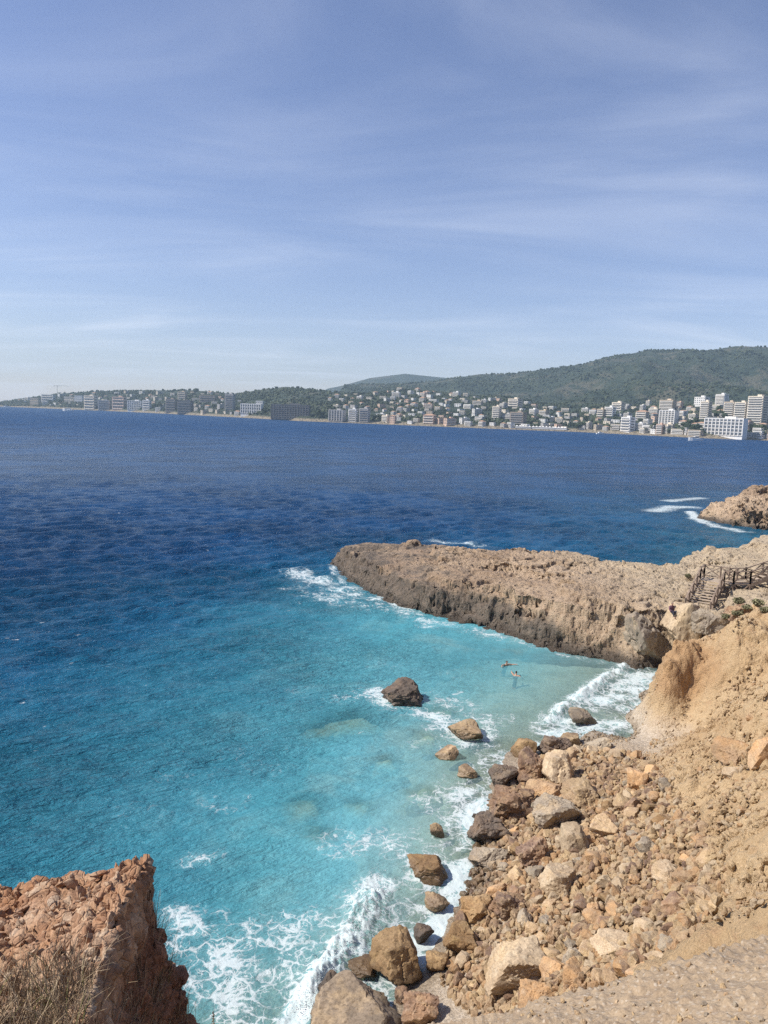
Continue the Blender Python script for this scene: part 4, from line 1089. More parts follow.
def make_building(name, w, dp, h, floors, mat, style='bands', roof='flat', slab=None, own=False):
    """front faces -Y; origin at the middle of the base"""
    root = empty(name, (0, 0, 0))
    fh = h / floors
    MB().box((0, 0, h / 2 - 4), (w, dp, h + 8)).build('wall', mat, root)
    if style == 'bands':
        for k in range(floors):
            z = fh * (k + .52)
            MB().box((0, -dp / 2, z), (w * .86, .3, fh * .40)).box((w / 2, 0, z), (.3, dp * .6, fh * .42)).box((-w / 2, 0, z), (.3, dp * .6, fh * .42)).build('window', M_GL, root)
            MB().box((0, -dp / 2 - .65, fh * k + .55), (w * .96, 1.3, 1.05)).build('balcony', slab or M_SLAB, root)
    elif style == 'grid':
        nb = max(3, min(int(w / 5.2), 98 // floors)); m = MB()
        for k in range(floors):
            for i in range(nb):
                m.box((-w / 2 + w * (i + .5) / nb, -dp / 2, fh * (k + .52)), (w / nb * .5, .4, fh * .58))
        if own: split_windows(m, root)
        else: m.build('window', M_GL, root)
        m = MB()
        for i in range(nb + 1):
            m.box((-w / 2 + w * i / nb, -dp / 2 - .6, h / 2), (w / nb * .22, 1.2, h - .3))
        m.build('fin', mat, root)
        for k in range(floors):
            MB().box((0, -dp / 2 - .45, fh * k + .35), (w * .97, .9, .7)).build('balcony', slab or M_SLAB, root)
    else:
        m = MB(); nb = max(2, int(w / 4))
        for k in range(floors):
            for i in range(nb):
                m.box((-w / 2 + w * (i + .5) / nb, -dp / 2, fh * (k + .5)), (w / nb * .42, .25, fh * .48))
            for s in (-1, 1): m.box((s * w / 2, 0, fh * (k + .5)), (.25, dp * .35, fh * .45))
        if own: split_windows(m, root)
        else: m.build('window', M_GL, root)
    if roof == 'hip':
        e = .5; rh = min(w, dp) * .24; a, b = w / 2 + e, dp / 2 + e; c = max(.1, a - b * .9)
        MB().add([(-a, -b, h), (a, -b, h), (a, b, h), (-a, b, h), (-c, 0, h + rh), (c, 0, h + rh)], [(0, 1, 5, 4), (1, 2, 5), (2, 3, 4, 5), (3, 0, 4), (3, 2, 1, 0)]).build('roof', M_TILE, root)
    else:
        MB().box((0, 0, h + .4), (w + .5, dp + .5, .8)).build('roof', mat, root)
        if floors >= 4: MB().box((w * .12, 0, h + 2), (w * .28, dp * .4, 2.6)).build('lift_house', mat, root)
    return root
def put_building(o, px, py, yaw):
    p = on_hill(px, py); o.location = p; o.rotation_euler = (0, 0, -math.atan2(p[0], p[1]) + yaw); return p
BLD = [ # x0, x1, ytop, ybase, colour, floors, style, roof, yaw deg, label
 (31, 40, 399, 405.5, 'beige', 3, 'plain', 'flat', 20, 'beige block at the far left end of the town'),
 (42, 55, 395.5, 401.5, 'white', 3, 'bands', 'flat', 20, 'white hotel on the far left slope with three floors'),
 (65, 75, 397.5, 402.5, 'cream', 2, 'plain', 'flat', 15, 'cream flat roofed house between the white hotel and the stepped terraces'),
 (75, 84, 396.5, 402.5, 'white', 3, 'plain', 'flat', 15, 'white cube house left above the stepped terraces'),
 (85, 97, 397, 409, 'cream', 5, 'bands', 'flat', 25, 'cream stepped terrace block falling to the water'),
 (99, 111, 401.5, 410, 'grey', 4, 'bands', 'flat', 10, 'grey banded block right of the stepped terrace block'),
 (113, 126, 398, 409, 'peach', 4, 'bands', 'flat', 15, 'faded pinkish block in the left half of the town'),
 (128, 143, 401.5, 409.8, 'white', 4, 'grid', 'flat', 12, 'long off white hotel on the left waterfront'),
 (143, 151, 401, 409.5, 'white', 4, 'bands', 'flat', 18, 'narrow white annex beside the long off white hotel'),
 (166, 177, 400, 411.5, 'brown', 5, 'bands', 'flat', 12, 'brown block left of the blue grey tower'),
 (178, 193, 401.5, 413, 'dark', 5, 'bands', 'flat', 10, 'dark blue grey block on the left waterfront'),
 (178, 187, 392.5, 399.5, 'beige', 4, 'bands', 'flat', 15, 'beige block high on the left ridge'),
 (199, 217, 396, 402.5, 'brown', 3, 'bands', 'flat', 10, 'wide grey brown block on the slope left of the slim tower'),
 (225, 235, 395, 410.5, 'grey', 9, 'bands', 'flat', 15, 'slim grey tower left of the long white hotel'),
 (240, 264, 404.5, 413.5, 'white', 3, 'grid', 'flat', 10, 'long white hotel left of the big dark hotel'),
 (256, 264, 401.5, 406, 'white', 2, 'plain', 'flat', 10, 'small white block rising behind the long white hotel'),
 (269.5, 312, 405.5, 419, 'dark', 7, 'grid', 'flat', 4, 'big dark slab hotel on the waterfront'),
 (329, 346, 410.5, 421, 'grey', 5, 'grid', 'flat', 15, 'striped grey apartment block right of the big dark hotel'),
 (348, 358, 409.5, 421.5, 'white', 6, 'bands', 'flat', 15, 'pale block right of the striped grey one'),
 (359, 370, 409, 422, 'grey', 6, 'bands', 'flat', 15, 'grey block with stacked balconies above the harbour wall'),
 (423, 436, 415.5, 423, 'peach', 3, 'bands', 'hip', 15, 'wide peach house by the beach'),
 (390, 396, 416, 423, 'peach', 4, 'plain', 'hip', 15, 'small peach tower house at the left of the beach'),
 (492, 501, 407, 419.5, 'cream', 7, 'bands', 'flat', 20, 'cream tower above the middle of the beach'),
 (508, 522, 399.5, 408.5, 'cream', 4, 'bands', 'flat', 30, 'cream terraced block high above the middle of the beach'),
 (510, 526, 413, 424, 'brown', 5, 'bands', 'flat', 15, 'brown banded block behind the white beach pavilions'),
 (597, 605, 410, 418.5, 'beige', 4, 'bands', 'flat', 25, 'beige block at the left of the right hand town'),
 (604.5, 615, 408, 418, 'white', 5, 'bands', 'flat', 25, 'white banded block in the right hand town'),
 (612, 624, 403.5, 412.5, 'cream', 4, 'bands', 'flat', 25, 'cream block on top of the right hand town'),
 (621, 634, 418.5, 431, 'white', 5, 'bands', 'flat', 35, 'white slanting block near the water'),
 (636, 648, 412.5, 420.5, 'cream', 4, 'bands', 'hip', 20, 'cream tile roofed block left of the square tan tower'),
 (660, 675, 401.5, 411, 'beige', 7, 'bands', 'flat', 15, 'square tan tower with a roof hut'),
 (660, 677, 411.8, 424.5, 'white', 7, 'grid', 'flat', 15, 'white grid block under the square tan tower'),
 (695, 708, 398.5, 406, 'white', 4, 'plain', 'flat', 25, 'bright white block on the slope above the gridded hotel'),
 (716, 727, 396, 406, 'white', 8, 'bands', 'flat', 30, 'white tower highest above the gridded hotel'),
 (700, 710, 404, 421, 'cream', 9, 'bands', 'flat', 25, 'cream balcony tower left behind the gridded hotel'),
 (724, 735, 404, 417, 'beige', 7, 'bands', 'flat', 20, 'beige balcony tower in the middle behind the gridded hotel'),
 (734.5, 747, 405, 421, 'cream', 8, 'bands', 'flat', 20, 'cream balcony tower right behind the gridded hotel'),
 (748, 765, 400, 423, 'cream', 11, 'bands', 'flat', 24, 'largest cream tower with a grey side at the right edge'),
 (705, 745, 420.5, 435.5, 'white', 5, 'grid', 'flat', 12, 'white gridded hotel on the right waterfront'),
]
TM = []; sp_used = []
for x0, x1, yt, yb, m, fl, st, rf, yaw, lab in BLD:
    cx = (x0 + x1) / 2; p = on_hill(cx, yb); mpp = np.linalg.norm(p - EYE) / FPX
    w = (x1 - x0) * mpp; h = (yb - yt) * mpp; y_ = R_(yaw + 14); w2 = w / (math.cos(y_) + .55 * math.sin(y_)); 
    o = make_building('hotel' if fl >= 4 else 'house', w2, max(8, w2 * .55) if w2 < 40 else 15, h, fl, BM[m], st, rf, M_SLABD if m in ('dark', 'brown', 'grey') else None, True)
    put_building(o, cx, yb, -y_)
    tag(o, lab, 'building'); TM.append((cx, (yt + yb) / 2, lab)); sp_used.append((x0 - .5, x1 + .5, yt, yb + .5))
# the smaller houses, copies of a few kinds
KINDS = []
for w, dp, h, fl, rf in [(11, 9, 6.2, 2, 'hip'), (14, 10, 6.5, 2, 'flat'), (9, 8, 3.6, 1, 'hip'), (16, 11, 9.5, 3, 'flat'), (13, 10, 9.2, 3, 'hip'), (20, 12, 12.5, 4, 'flat'), (12, 11, 16, 5, 'flat'), (24, 11, 9.5, 3, 'flat')]:
    KINDS.append((w, dp, h, fl, rf))
PROTO = {}
def house(ki, m):
    if (ki, m) in PROTO: return copy_tree(PROTO[(ki, m)])
    w, dp, h, fl, rf = KINDS[ki]
    PROTO[(ki, m)] = make_building('house', w, dp, h, fl, BM[m], 'bands' if fl >= 3 else 'plain', rf); return PROTO[(ki, m)]
def town_top(x): return np.interp(x, [10, 60, 120, 200, 240, 270, 330, 345, 400, 430, 470, 520, 560, 590, 640, 690, 768], [402, 397, 393, 393, 397, 394, 398, 397, 391, 392, 397, 398, 412, 412, 405, 408, 408])
def town_bot(x): return np.interp(x, [a for a, b in SHORE], [b for a, b in SHORE]) - 2.2
TS = [(cx, cy, l) for cx, cy, l in TM]
seen_t = set(); n = 0; tries = 0
NW = {1: 'one storey', 2: 'two storey', 3: 'three storey', 4: 'four storey', 5: 'five storey'}
while n < 252 and tries < 6000:
    tries += 1
    px = rng.choice([rng.uniform(18, 240), rng.uniform(330, 590), rng.uniform(385, 560), rng.uniform(585, 768), rng.uniform(590, 768)])
    t, b = town_top(px), town_bot(px); py = b - (b - t) * rng.random() ** 1.25
    if any(x0 - 2 < px < x1 + 2 and yt < py < yb + 1 for x0, x1, yt, yb in sp_used): continue
    p = on_hill(px, py); mpp = np.linalg.norm(p - EYE) / FPX
    big = px > 585
    ki = rng.choice([1, 3, 4, 5, 6, 7, 3, 1] if big else [0, 1, 1, 3, 4, 3, 1, 7, 5]); w, dp, h, fl, rf = KINDS[ki]
    wp, hp = w / mpp, h / mpp
    if any(abs(px - (a + b_) / 2) < (wp + b_ - a) * .36 and abs(py - d_) < 1.9 for a, b_, c_, d_ in sp_used): continue
    m = rng.choice(['white', 'white', 'white', 'cream', 'cream', 'beige', 'peach', 'grey'])
    o = house(ki, m); put_building(o, px, py, R_(rng.choice([-45, -35, -20, -55, -30, 30])))
    s = rng.uniform(.60, .92); o.scale = (s * rng.uniform(.9, 1.15), s, s)
    sp_used.append((px - wp / 2, px + wp / 2, py - hp, py))
    lab = near_label(px, py - hp / 2, NW[fl], 'tile roofed' if rf == 'hip' else 'flat roofed', m, 'house', [(a, b_, l) for a, b_, l in TS], seen_t)
    lab = ' '.join(lab.split()[:16])
    tag(o, lab, 'house', 'houses of the town across the bay'); n += 1

# white pavilions along the beach
for px, w, lab in [(523, 15, 'long white beach pavilion at the left'), (543, 22, 'widest white beach pavilion in the middle'), (560, 12, 'short white beach pavilion at the right end')]:
    r0 = on_hill(px, np.interp(px, [a for a, b in SHORE], [b for a, b in SHORE]) - .9); mpp = np.linalg.norm(r0 - EYE) / FPX
    o = empty('beach_pavilion', r0, -math.atan2(r0[0], r0[1])); W_ = w * mpp
    MB().box((0, 0, 1.3), (W_, 8, 3.4)).build('wall', BM['white'], o)
    nb = int(W_ / 5); m = MB()
    for i in range(nb):
        x = -W_ / 2 + W_ * (i + .5) / nb; a = W_ / nb / 2
        m.add([(x - a, -4.5, 3), (x + a, -4.5, 3), (x + a, 4.5, 3), (x - a, 4.5, 3), (x, 0, 5.2)], [(0, 1, 4), (1, 2, 4), (2, 3, 4), (3, 0, 4), (3, 2, 1, 0)])
    m.build('roof', BM['white'], o)
    tag(o, lab, 'pavilion', 'white beach pavilions')

# trees that stand out among the buildings
M_TR = leaf_mat('pine_leaves', (.018, .034, .014), (.055, .075, .03), .25); M_TK = plain('pine_bark', (.13, .09, .06), .9)
def make_tree(seed, kind='pine_tree'):
    r = np.random.default_rng(seed); root = empty(kind, (0, 0, 0)); v0, f0 = _ICO[1]
    MB().tube([(0, 0, -1), (.2, .1, 3), (.1, .3, 6.5)], [.35, .28, .14]).build('trunk', M_TK, root)
    n = 60; q = r.normal(size=(n, 3)); q /= np.linalg.norm(q, axis=1)[:, None]; q *= (r.random(n) ** .4)[:, None] * np.array([4.2, 4.2, 2.6]); q[:, 2] += 6.3
    v = v0[None] * (1 + .4 * r.normal(size=(n, 12, 1)).clip(-1.4, 1.4)) * r.uniform(.6, 1.35, (n, 1, 1)) + q[:, None]
    link('crown', mesh_np('crown', v.reshape(-1, 3), (f0[None] + 12 * np.arange(n)[:, None, None]).reshape(-1, 3), M_TR, smooth=False), root)
    return root
TP = [make_tree(k) for k in range(3)]; used = [0, 0, 0]
TREES = [(684, 434, 1.2), (688, 432, 1.4), (692, 434, 1.5), (697, 433, 1.5), (700, 435, 1.2), (690, 427, 1.4), (696, 425, 1.3), (683, 428, 1.1), (716, 419, 1.2), (720, 418, 1.4), (724, 420, 1.2), (719, 412, 1.1), (750, 431, 1.3), (756, 432, 1.2), (762, 433, 1.5), (764, 438, 1.2), (748, 426, 1.1),
         (578, 430, 1.5), (583, 429, 1.7), (589, 428, 1.4), (574, 428, 1.1), (586, 423, 1.4), (612, 430, 1.0), (616, 428, 1.1), (645, 433, 1.0), (652, 431, 1.1), (665, 433, 1.1), (670, 434, 1.0), (640, 424, 1.1), (318, 418, 1.6), (323, 417, 1.4), (482, 425, 1.3), (488, 424, 1.5), (375, 421, 1.3), (380, 420, 1.4), (265, 415, 1.5), (220, 407, 1.6), (214, 409, 1.5), (155, 409, 1.6), (160, 408, 1.5), (60, 404, 1.8), (196, 394, 1.8), (540, 420, 1.1), (548, 422, 1.1), (455, 421, 1.2)]
seen_p = set()
for i, (px, py, s) in enumerate(TREES):
    k = i % 3
    o = TP[k] if not used[k] else copy_tree(TP[k]); used[k] = 1
    p = on_hill(px, py); o.location = p; s *= .95; o.scale = (s, s, s * rng.uniform(.9, 1.1)); o.rotation_euler = (0, 0, rng.uniform(0, 6.28))
    tag(o, ' '.join(near_label(px, py - 4, 'dark', 'bushy' if s > 1.25 else 'small', 'green', 'pine', TS, seen_p).split()[:16]), 'tree', 'pines among the buildings across the bay')

# tower crane on the far left skyline
p = on_hill(57.5, 396.5); mpp = np.linalg.norm(p - EYE) / FPX
cr = empty('tower_crane', p, -math.atan2(p[0], p[1])); M_CR = plain('crane_steel', (.42, .36, .25), .6)
h = 9.5 * mpp
m = MB()
for sx in (-.9, .9):
    for sy in (-.9, .9): m.bar((sx, sy, -2), (sx, sy, h), .25)
for k in range(int(h / 2)): m.bar((-.9, -.9, 2 * k), (.9, -.9, 2 * k + 2), .18); m.bar((-.9, .9, 2 * k + 2), (.9, .9, 2 * k), .18)
m.build('mast', M_CR, cr)
m = MB()
m.bar((-12, 0, h), (38, 0, h), .3); m.bar((-12, 0, h + 1.4), (34, 0, h + 1.4), .25)
for k in range(24): m.bar((-12 + 2 * k, 0, h), (-11 + 2 * k, 0, h + 1.4), .18); m.bar((-11 + 2 * k, 0, h + 1.4), (-10 + 2 * k, 0, h), .18)
m.build('jib', M_CR, cr)
MB().box((-10.5, 0, h - .8), (3, 1.6, 2)).build('counterweight', M_CR, cr); MB().box((1.6, 0, h - 1.5), (1.6, 1.6, 2)).build('cab', M_CR, cr)
tag(cr, 'thin tower crane on the skyline at the far left', 'crane')

# motor boats
M_HULL = plain('boat_hull', (.80, .80, .78), .3, .05); M_DK = plain('boat_glass', (.05, .06, .08), .2)
def boat(px, py, L, yaw, label):
    p = at(px, py, 0); o = empty('motor_boat', p, yaw)
    sec = [(-.5, .30, .0), (-.3, .34, .0), (.0, .34, .02), (.25, .27, .05), (.42, .13, .09), (.5, .01, .12)]
    v = []; f = []
    for x, w, up in sec:
        v += [(x * L, -w * L * .5, (.13 + up) * L), (x * L, -w * L * .36, -.04 * L), (x * L, w * L * .36, -.04 * L), (x * L, w * L * .5, (.13 + up) * L)]
    for i in range(len(sec) - 1):
        a = 4 * i; f += [(a, a + 4, a + 5, a + 1), (a + 1, a + 5, a + 6, a + 2), (a + 2, a + 6, a + 7, a + 3), (a + 3, a + 7, a + 4, a)]
    f.append((0, 1, 2, 3))
    MB().add(v, f).build('hull', M_HULL, o)
    MB().box((-.02 * L, 0, .19 * L), (.42 * L, .22 * L, .13 * L)).build('cabin', M_HULL, o)
    MB().box((.02 * L, 0, .215 * L), (.435 * L, .23 * L, .05 * L)).build('windscreen', M_DK, o)
    MB().box((-.06 * L, 0, .275 * L), (.26 * L, .2 * L, .025 * L)).build('flybridge', M_HULL, o)
    tag(o, label, 'boat')
boat(695, 440.8, 18, 3.3, 'white motor yacht moored off the gridded hotel')
boat(6, 408, 24, .1, 'white boat off the far left point')
boat(68, 411, 26, 3.1, 'low white boat off the stepped terraces')
boat(600, 434, 12, .2, 'small white boat near the right end of the beach')

# ------------------------------------------------------------------ wooden stairs on the headland
M_WD = plain('weathered_wood', (.24, .18, .135), .85, .3, 2.0); M_WD2 = plain('grey_boards', (.40, .32, .24), .85, .25, 2.0)
st = empty('wooden_staircase', (26.5, 58.0, 4.0))
tag(st, 'weathered wooden staircase with cross braced railings on the headland', 'staircase')
O = Vector((26.5, 58.0, 4.0))
def L_(p): return Vector(p) - O
foot = Vector((24.51, 55.9, 3.55)); land = Vector((27.1, 59.6, 5.35))
dr = (land - foot); hd = Vector((dr.x, dr.y, 0)).normalized(); sd = Vector((hd.y, -hd.x, 0))     # sd: to the right going up
HW = .92
for s in (-1, 1): MB().bar(L_(foot + sd * s * HW), L_(land + sd * s * HW), .10, .30).build('stringer', M_WD, st)
NS = 12
for k in range(NS):
    c = foot + dr * ((k + .6) / NS)
    MB().box(L_(c + Vector((0, 0, .10))), (.30, HW * 2 + .1, .05), rz=math.atan2(hd.y, hd.x)).build('step', M_WD2, st)
def rail_run(a, b, n, h=1.05, name='railing', braces=True, mid=False):
    r_ = empty(name, (0, 0, 0)); r_.parent = st
    a, b = Vector(a), Vector(b)
    for i in range(n + 1):
        p = a.lerp(b, i / n); MB().bar(L_(p + Vector((0, 0, -.35))), L_(p + Vector((0, 0, h + .06))), .11).build('post', M_WD, r_)
    MB().bar(L_(a + Vector((0, 0, h))), L_(b + Vector((0, 0, h))), .12, .07).build('handrail', M_WD, r_)
    MB().bar(L_(a + Vector((0, 0, .16))), L_(b + Vector((0, 0, .16))), .08).build('lower_rail', M_WD, r_)
    for i in range(n):
        p, q = a.lerp(b, i / n), a.lerp(b, (i + 1) / n)
        if braces:
            MB().bar(L_(p + Vector((0, 0, .18))), L_(q + Vector((0, 0, h - .04))), .07).bar(L_(q + Vector((0, 0, .18))), L_(p + Vector((0, 0, h - .04))), .07).build('cross_brace', M_WD, r_)
for s in (-1, 1): rail_run(foot + sd * s * HW, land + sd * s * HW, 4)
# landing deck and the flight that climbs away to the right
lx = Vector((1, .02, 0)).normalized(); ly = Vector((-.02, 1, 0))
l0 = land - sd * HW; back = l0 + hd * 1.4
dk = MB()
c0 = land + hd * .7
for k in range(8): dk.box(L_(land + hd * (.1 + k * .19) + sd * .35), (.17, HW * 2 + .8, .05), rz=math.atan2(hd.y, hd.x))
dk.build('landing', M_WD2, st)
rA = land + sd * (HW + .7)
u0 = rA + hd * .05; u1 = u0 + Vector((1.3, -.1, .1)); u2 = u0 + Vector((6.6, -.4, 2.2)); u3 = u0 + Vector((12.5, -.7, 4.7))
wv = Vector((.25, 1.35, 0))
rail_run(land + sd * HW, u0, 1); rail_run(l0 + hd * 1.45, l0 + hd * 1.45 + sd * (HW * 2 + .7), 2)
rail_run(l0, l0 + hd * 1.45, 1)
rail_run(u0, u1, 1); rail_run(u1, u2, 4); rail_run(u2, u3, 4)
rail_run(u0 + wv, u1 + wv, 1); rail_run(u1 + wv, u2 + wv, 4); rail_run(u2 + wv, u3 + wv, 4)
dk = MB(); dk.bar(L_(u0 + wv / 2), L_(u1 + wv / 2), 1.4, .10); dk.build('walkway', M_WD2, st)
for k in range(22):
    c = u1.lerp(u3, (k + .5) / 22) + wv / 2; MB().box(L_(c), (.46, 1.4, .05)).build('step', M_WD2, st)
for w_ in (Vector((0, 0, -.1)), wv + Vector((0, 0, -.1))):
    MB().bar(L_(u1 + w_), L_(u3 + w_), .1, .26).build('stringer', M_WD, st)
# trestle under the landing
for a, b in [(land + sd * HW, land + sd * (HW + .7) + hd * .1), (l0, l0 + hd * 1.4), (u0, u1)]:
    t_ = MB()
    for p in (a, b): t_.bar(L_((p.x, p.y, 3.2)), L_(p), .12)
    t_.bar(L_((a.x, a.y, 4.0)), L_(b), .08).bar(L_((b.x, b.y, 4.0)), L_(a), .08).build('trestle', M_WD, st)

# ------------------------------------------------------------------ people
def figure(name, joints, bones, mats, zmat, loc, rz, label):
    """one skinned body; joints name -> (x,y,z,r)"""
    names = list(joints); me = bpy.data.meshes.new(name)
    me.from_pydata([joints[k][:3] for k in names], [(names.index(a), names.index(b)) for a, b in bones], [])
    o = link(name, me); m = o.modifiers.new('skin', 'SKIN'); m.use_smooth_shade = True
    for i, k in enumerate(names):
        r = joints[k][3]; me.skin_vertices[0].data[i].radius = (r, r) if not isinstance(r, tuple) else r
        me.skin_vertices[0].data[i].use_root = (i == 0)
    s = o.modifiers.new('sub', 'SUBSURF'); s.levels = s.render_levels = 2
    dg = bpy.context.evaluated_depsgraph_get(); me2 = bpy.data.meshes.new_from_object(o.evaluated_get(dg))
    o.modifiers.clear(); o.data = me2
    for q in mats: me2.materials.append(q)
    for p in me2.polygons: p.material_index = zmat(p.center); p.use_smooth = True
    o.location = loc; o.rotation_euler = (0, 0, rz); tag(o, label, 'person'); return o
M_SKIN = plain('skin', (.42, .25, .17), .6, .1); M_HAIR = plain('dark_hair', (.025, .02, .018), .6); M_SUIT = plain('black_swimwear', (.02, .02, .025), .6); M_SHIRT = plain('purple_shirt', (.14, .07, .09), .9); M_TROU = plain('dark_trousers', (.03, .03, .045), .9)
def hand(J, B, root, tip, side):
    a = Vector(J[root][:3]); d = (Vector(tip) - a).normalized(); n = d.cross(Vector((0, 0, 1))).normalized() * side
    J[root + 'palm'] = (*(a + d * .07), .028); B.append((root, root + 'palm')); pl = a + d * .09
    for i, (off, ln) in enumerate(((-.03, .07), (-.01, .085), (.012, .08), (.032, .062))):
        k = f'{root}f{i}'; p = pl + n * off; q = p + d * ln + Vector((0, 0, -.012))
        J[k] = (*p, .010); J[k + 't'] = (*q, .008); B += [(root + 'palm', k), (k, k + 't')]
    p = a + d * .05 - n * .055; J[root + 'th'] = (*p, .011); B.append((root + 'palm', root + 'th'))
def swimmer(arms):
    J = {'pelvis': (0, .28, -.62, .15), 'waist': (0, .16, -.40, .13), 'chest': (0, .05, -.12, (.17, .12)), 'neck': (0, .0, .10, .055), 'jaw': (0, -.02, .17, .075), 'brow': (0, -.01, .25, .10), 'top': (0, 0, .32, .07), 'nose': (0, -.125, .215, .018),
         'knl': (-.12, .45, -1.0, .07), 'anl': (-.14, .75, -1.2, .045), 'tol': (-.14, .9, -1.22, .03), 'knr': (.12, .4, -1.0, .07), 'anr': (.14, .7, -1.25, .045), 'tor': (.14, .85, -1.28, .03)}
    B = [('pelvis', 'waist'), ('waist', 'chest'), ('chest', 'neck'), ('neck', 'jaw'), ('jaw', 'brow'), ('brow', 'top'), ('brow', 'nose'), ('pelvis', 'knl'), ('knl', 'anl'), ('anl', 'tol'), ('pelvis', 'knr'), ('knr', 'anr'), ('anr', 'tor')]
    for s, (sh, el, wr) in zip((-1, 1), arms):
        n = 'l' if s < 0 else 'r'
        J['sh' + n] = (*sh, .06); J['el' + n] = (*el, .045); J['wr' + n] = (*wr, .032); B += [('chest', 'sh' + n), ('sh' + n, 'el' + n), ('el' + n, 'wr' + n)]
        d = Vector(wr) - Vector(el); hand(J, B, 'wr' + n, Vector(wr) + d, s)
    return J, B
J, B = swimmer((((-.2, .03, .02), (-.48, -.1, .05), (-.66, -.3, .06)), ((.2, .03, .02), (.46, -.08, -.02), (.62, -.28, .04))))
zm = lambda c: 1 if (c.z > .19 and c.y > -.07 + (c.z - .25) * -.6) else (2 if c.z < -.05 and c.z > -.75 and abs(c.x) < .2 else 0)
p = at(506.5, 665, 0); figure('person', J, B, [M_SKIN, M_HAIR, M_SUIT], zm, (p[0], p[1], .02), .5, 'swimmer with both arms spread in the cove, farther from the beach')
J, B = swimmer((((-.2, .03, .02), (-.42, .1, -.1), (-.5, -.1, -.2)), ((.2, .03, .04), (.36, -.1, .12), (.42, -.34, .10))))
p = at(516, 676, 0); figure('person', J, B, [M_SKIN, M_HAIR, M_SUIT], zm, (p[0], p[1], .05), 2.7, 'dark haired swimmer nearer the beach with one arm forward')
J = {'pelvis': (0, 0, .12, (.17, .13)), 'waist': (0, .02, .32, .13), 'chest': (0, 0, .55, (.18, .12)), 'neck': (0, -.02, .72, .055), 'jaw': (0, -.05, .79, .07), 'brow': (0, -.04, .87, .095), 'top': (0, -.03, .94, .07), 'nose': (0, -.16, .84, .018),
     'knl': (-.14, -.42, .34, .08), 'anl': (-.15, -.52, -.02, .05), 'tol': (-.16, -.70, -.06, .035), 'knr': (.14, -.40, .36, .08), 'anr': (.15, -.46, -.02, .05), 'tor': (.16, -.64, -.06, .035),
     'shl': (-.2, 0, .62, .065), 'ell': (-.27, -.12, .40, .048), 'wrl': (-.20, -.34, .40, .033), 'shr': (.2, 0, .62, .065), 'elr': (.27, -.12, .40, .048), 'wrr': (.20, -.34, .40, .033)}
B = [('pelvis', 'waist'), ('waist', 'chest'), ('chest', 'neck'), ('neck', 'jaw'), ('jaw', 'brow'), ('brow', 'top'), ('brow', 'nose'), ('pelvis', 'knl'), ('knl', 'anl'), ('anl', 'tol'), ('pelvis', 'knr'), ('knr', 'anr'), ('anr', 'tor'), ('chest', 'shl'), ('shl', 'ell'), ('ell', 'wrl'), ('chest', 'shr'), ('shr', 'elr'), ('elr', 'wrr')]
hand(J, B, 'wrl', (-.16, -.5, .38), -1); hand(J, B, 'wrr', (.16, -.5, .38), 1)
dg = bpy.context.evaluated_depsgraph_get()
def ground_hit(x, y, zt=30.0):
    ok, loc, *_ = S.ray_cast(dg, Vector((x, y, zt)), Vector((0, 0, -1)))
    return loc.z if ok else 0.0
def cam_hit(px, py):
    d = Vector(ray(px, py)).normalized(); ok, loc, *_ = S.ray_cast(dg, Vector(EYE) + d * .3, d); return loc
p = cam_hit(671, 615)
figure('person', J, B, [M_SKIN, M_HAIR, M_SHIRT, M_TROU], lambda c: 1 if (c.z > .82 and c.y > -.1) else (2 if (.27 < c.z < .72 and c.y > -.3) else (0 if c.z > .7 or (c.z < 0 and c.y < -.5) or (c.z > .36 and c.y < -.33 and abs(c.x) > .15 and False) else 3)), (p.x, p.y, p.z + .02), .3, 'person in dark clothes sitting on the rock beside the foot of the stairs')

# ------------------------------------------------------------------ shrubs by the stairs
M_SH = plain('shrub_leaves', (.22, .205, .11), .8, .45, 4.0); M_TW = plain('twigs', (.16, .11, .07), .9)
def shrub(px, py, w, h, label, seed):
    r = np.random.default_rng(seed); p = cam_hit(px, py + h * .4); m_ = (p - Vector(EYE)).length / FPX; W_, H_ = w * m_ * .42, h * m_ * .62
    o = empty('shrub', p); m = MB()
    for k in range(9): m.tube([(0, 0, -.1), (r.normal() * W_ * .3, r.normal() * W_ * .3, H_ * .4), (r.normal() * W_ * .6, r.normal() * W_ * .5, H_ * .8)], [.02, .015, .006], 5)
    m.build('stem', M_TW, o)
    n = 420; q = r.normal(size=(n, 3)); q /= np.linalg.norm(q, axis=1)[:, None]; q *= (r.random(n) ** .45)[:, None] * np.array([W_, W_ * .8, H_ * .5]); q[:, 2] += H_ * .5; q *= (1 + .35 * perlin(q * 2.2, seed))[:, None]; q[:, 2] = np.maximum(q[:, 2], .02)
    a = r.normal(size=(n, 3)); a /= np.linalg.norm(a, axis=1)[:, None]; b = np.cross(a, r.normal(size=(n, 3))); b /= np.linalg.norm(b, axis=1)[:, None]; s = r.uniform(.05, .11, (n, 1))
    v = np.stack([q - a * s, q + b * s * .5, q + a * s, q - b * s * .5], 1).reshape(-1, 3)
    link('foliage', mesh_np('foliage', v, np.arange(4 * n).reshape(n, 4), M_SH, False), o); tag(o, label, 'shrub')
for i, (px, py, w, h, lab) in enumerate([(738, 600, 11, 9, 'brownish round shrub on the ledge right of the staircase'), (737, 612, 13, 8, 'green low shrub on the lower ledge right of the stairs'), (758, 602, 13, 9, 'grey green shrub on the upper ledge near the right edge'), (747, 607, 11, 5, 'flat yellow green shrub between two others'), (764, 609, 12, 7, 'sparse dark shrub at the right edge above the cream block'), (726, 616, 9, 6, 'small dark shrub under the trestle of the stairs'), (688, 575, 8, 5, 'small olive shrub left of the top of the stairs')]):
    shrub(px, py, w, h, lab, 400 + i)

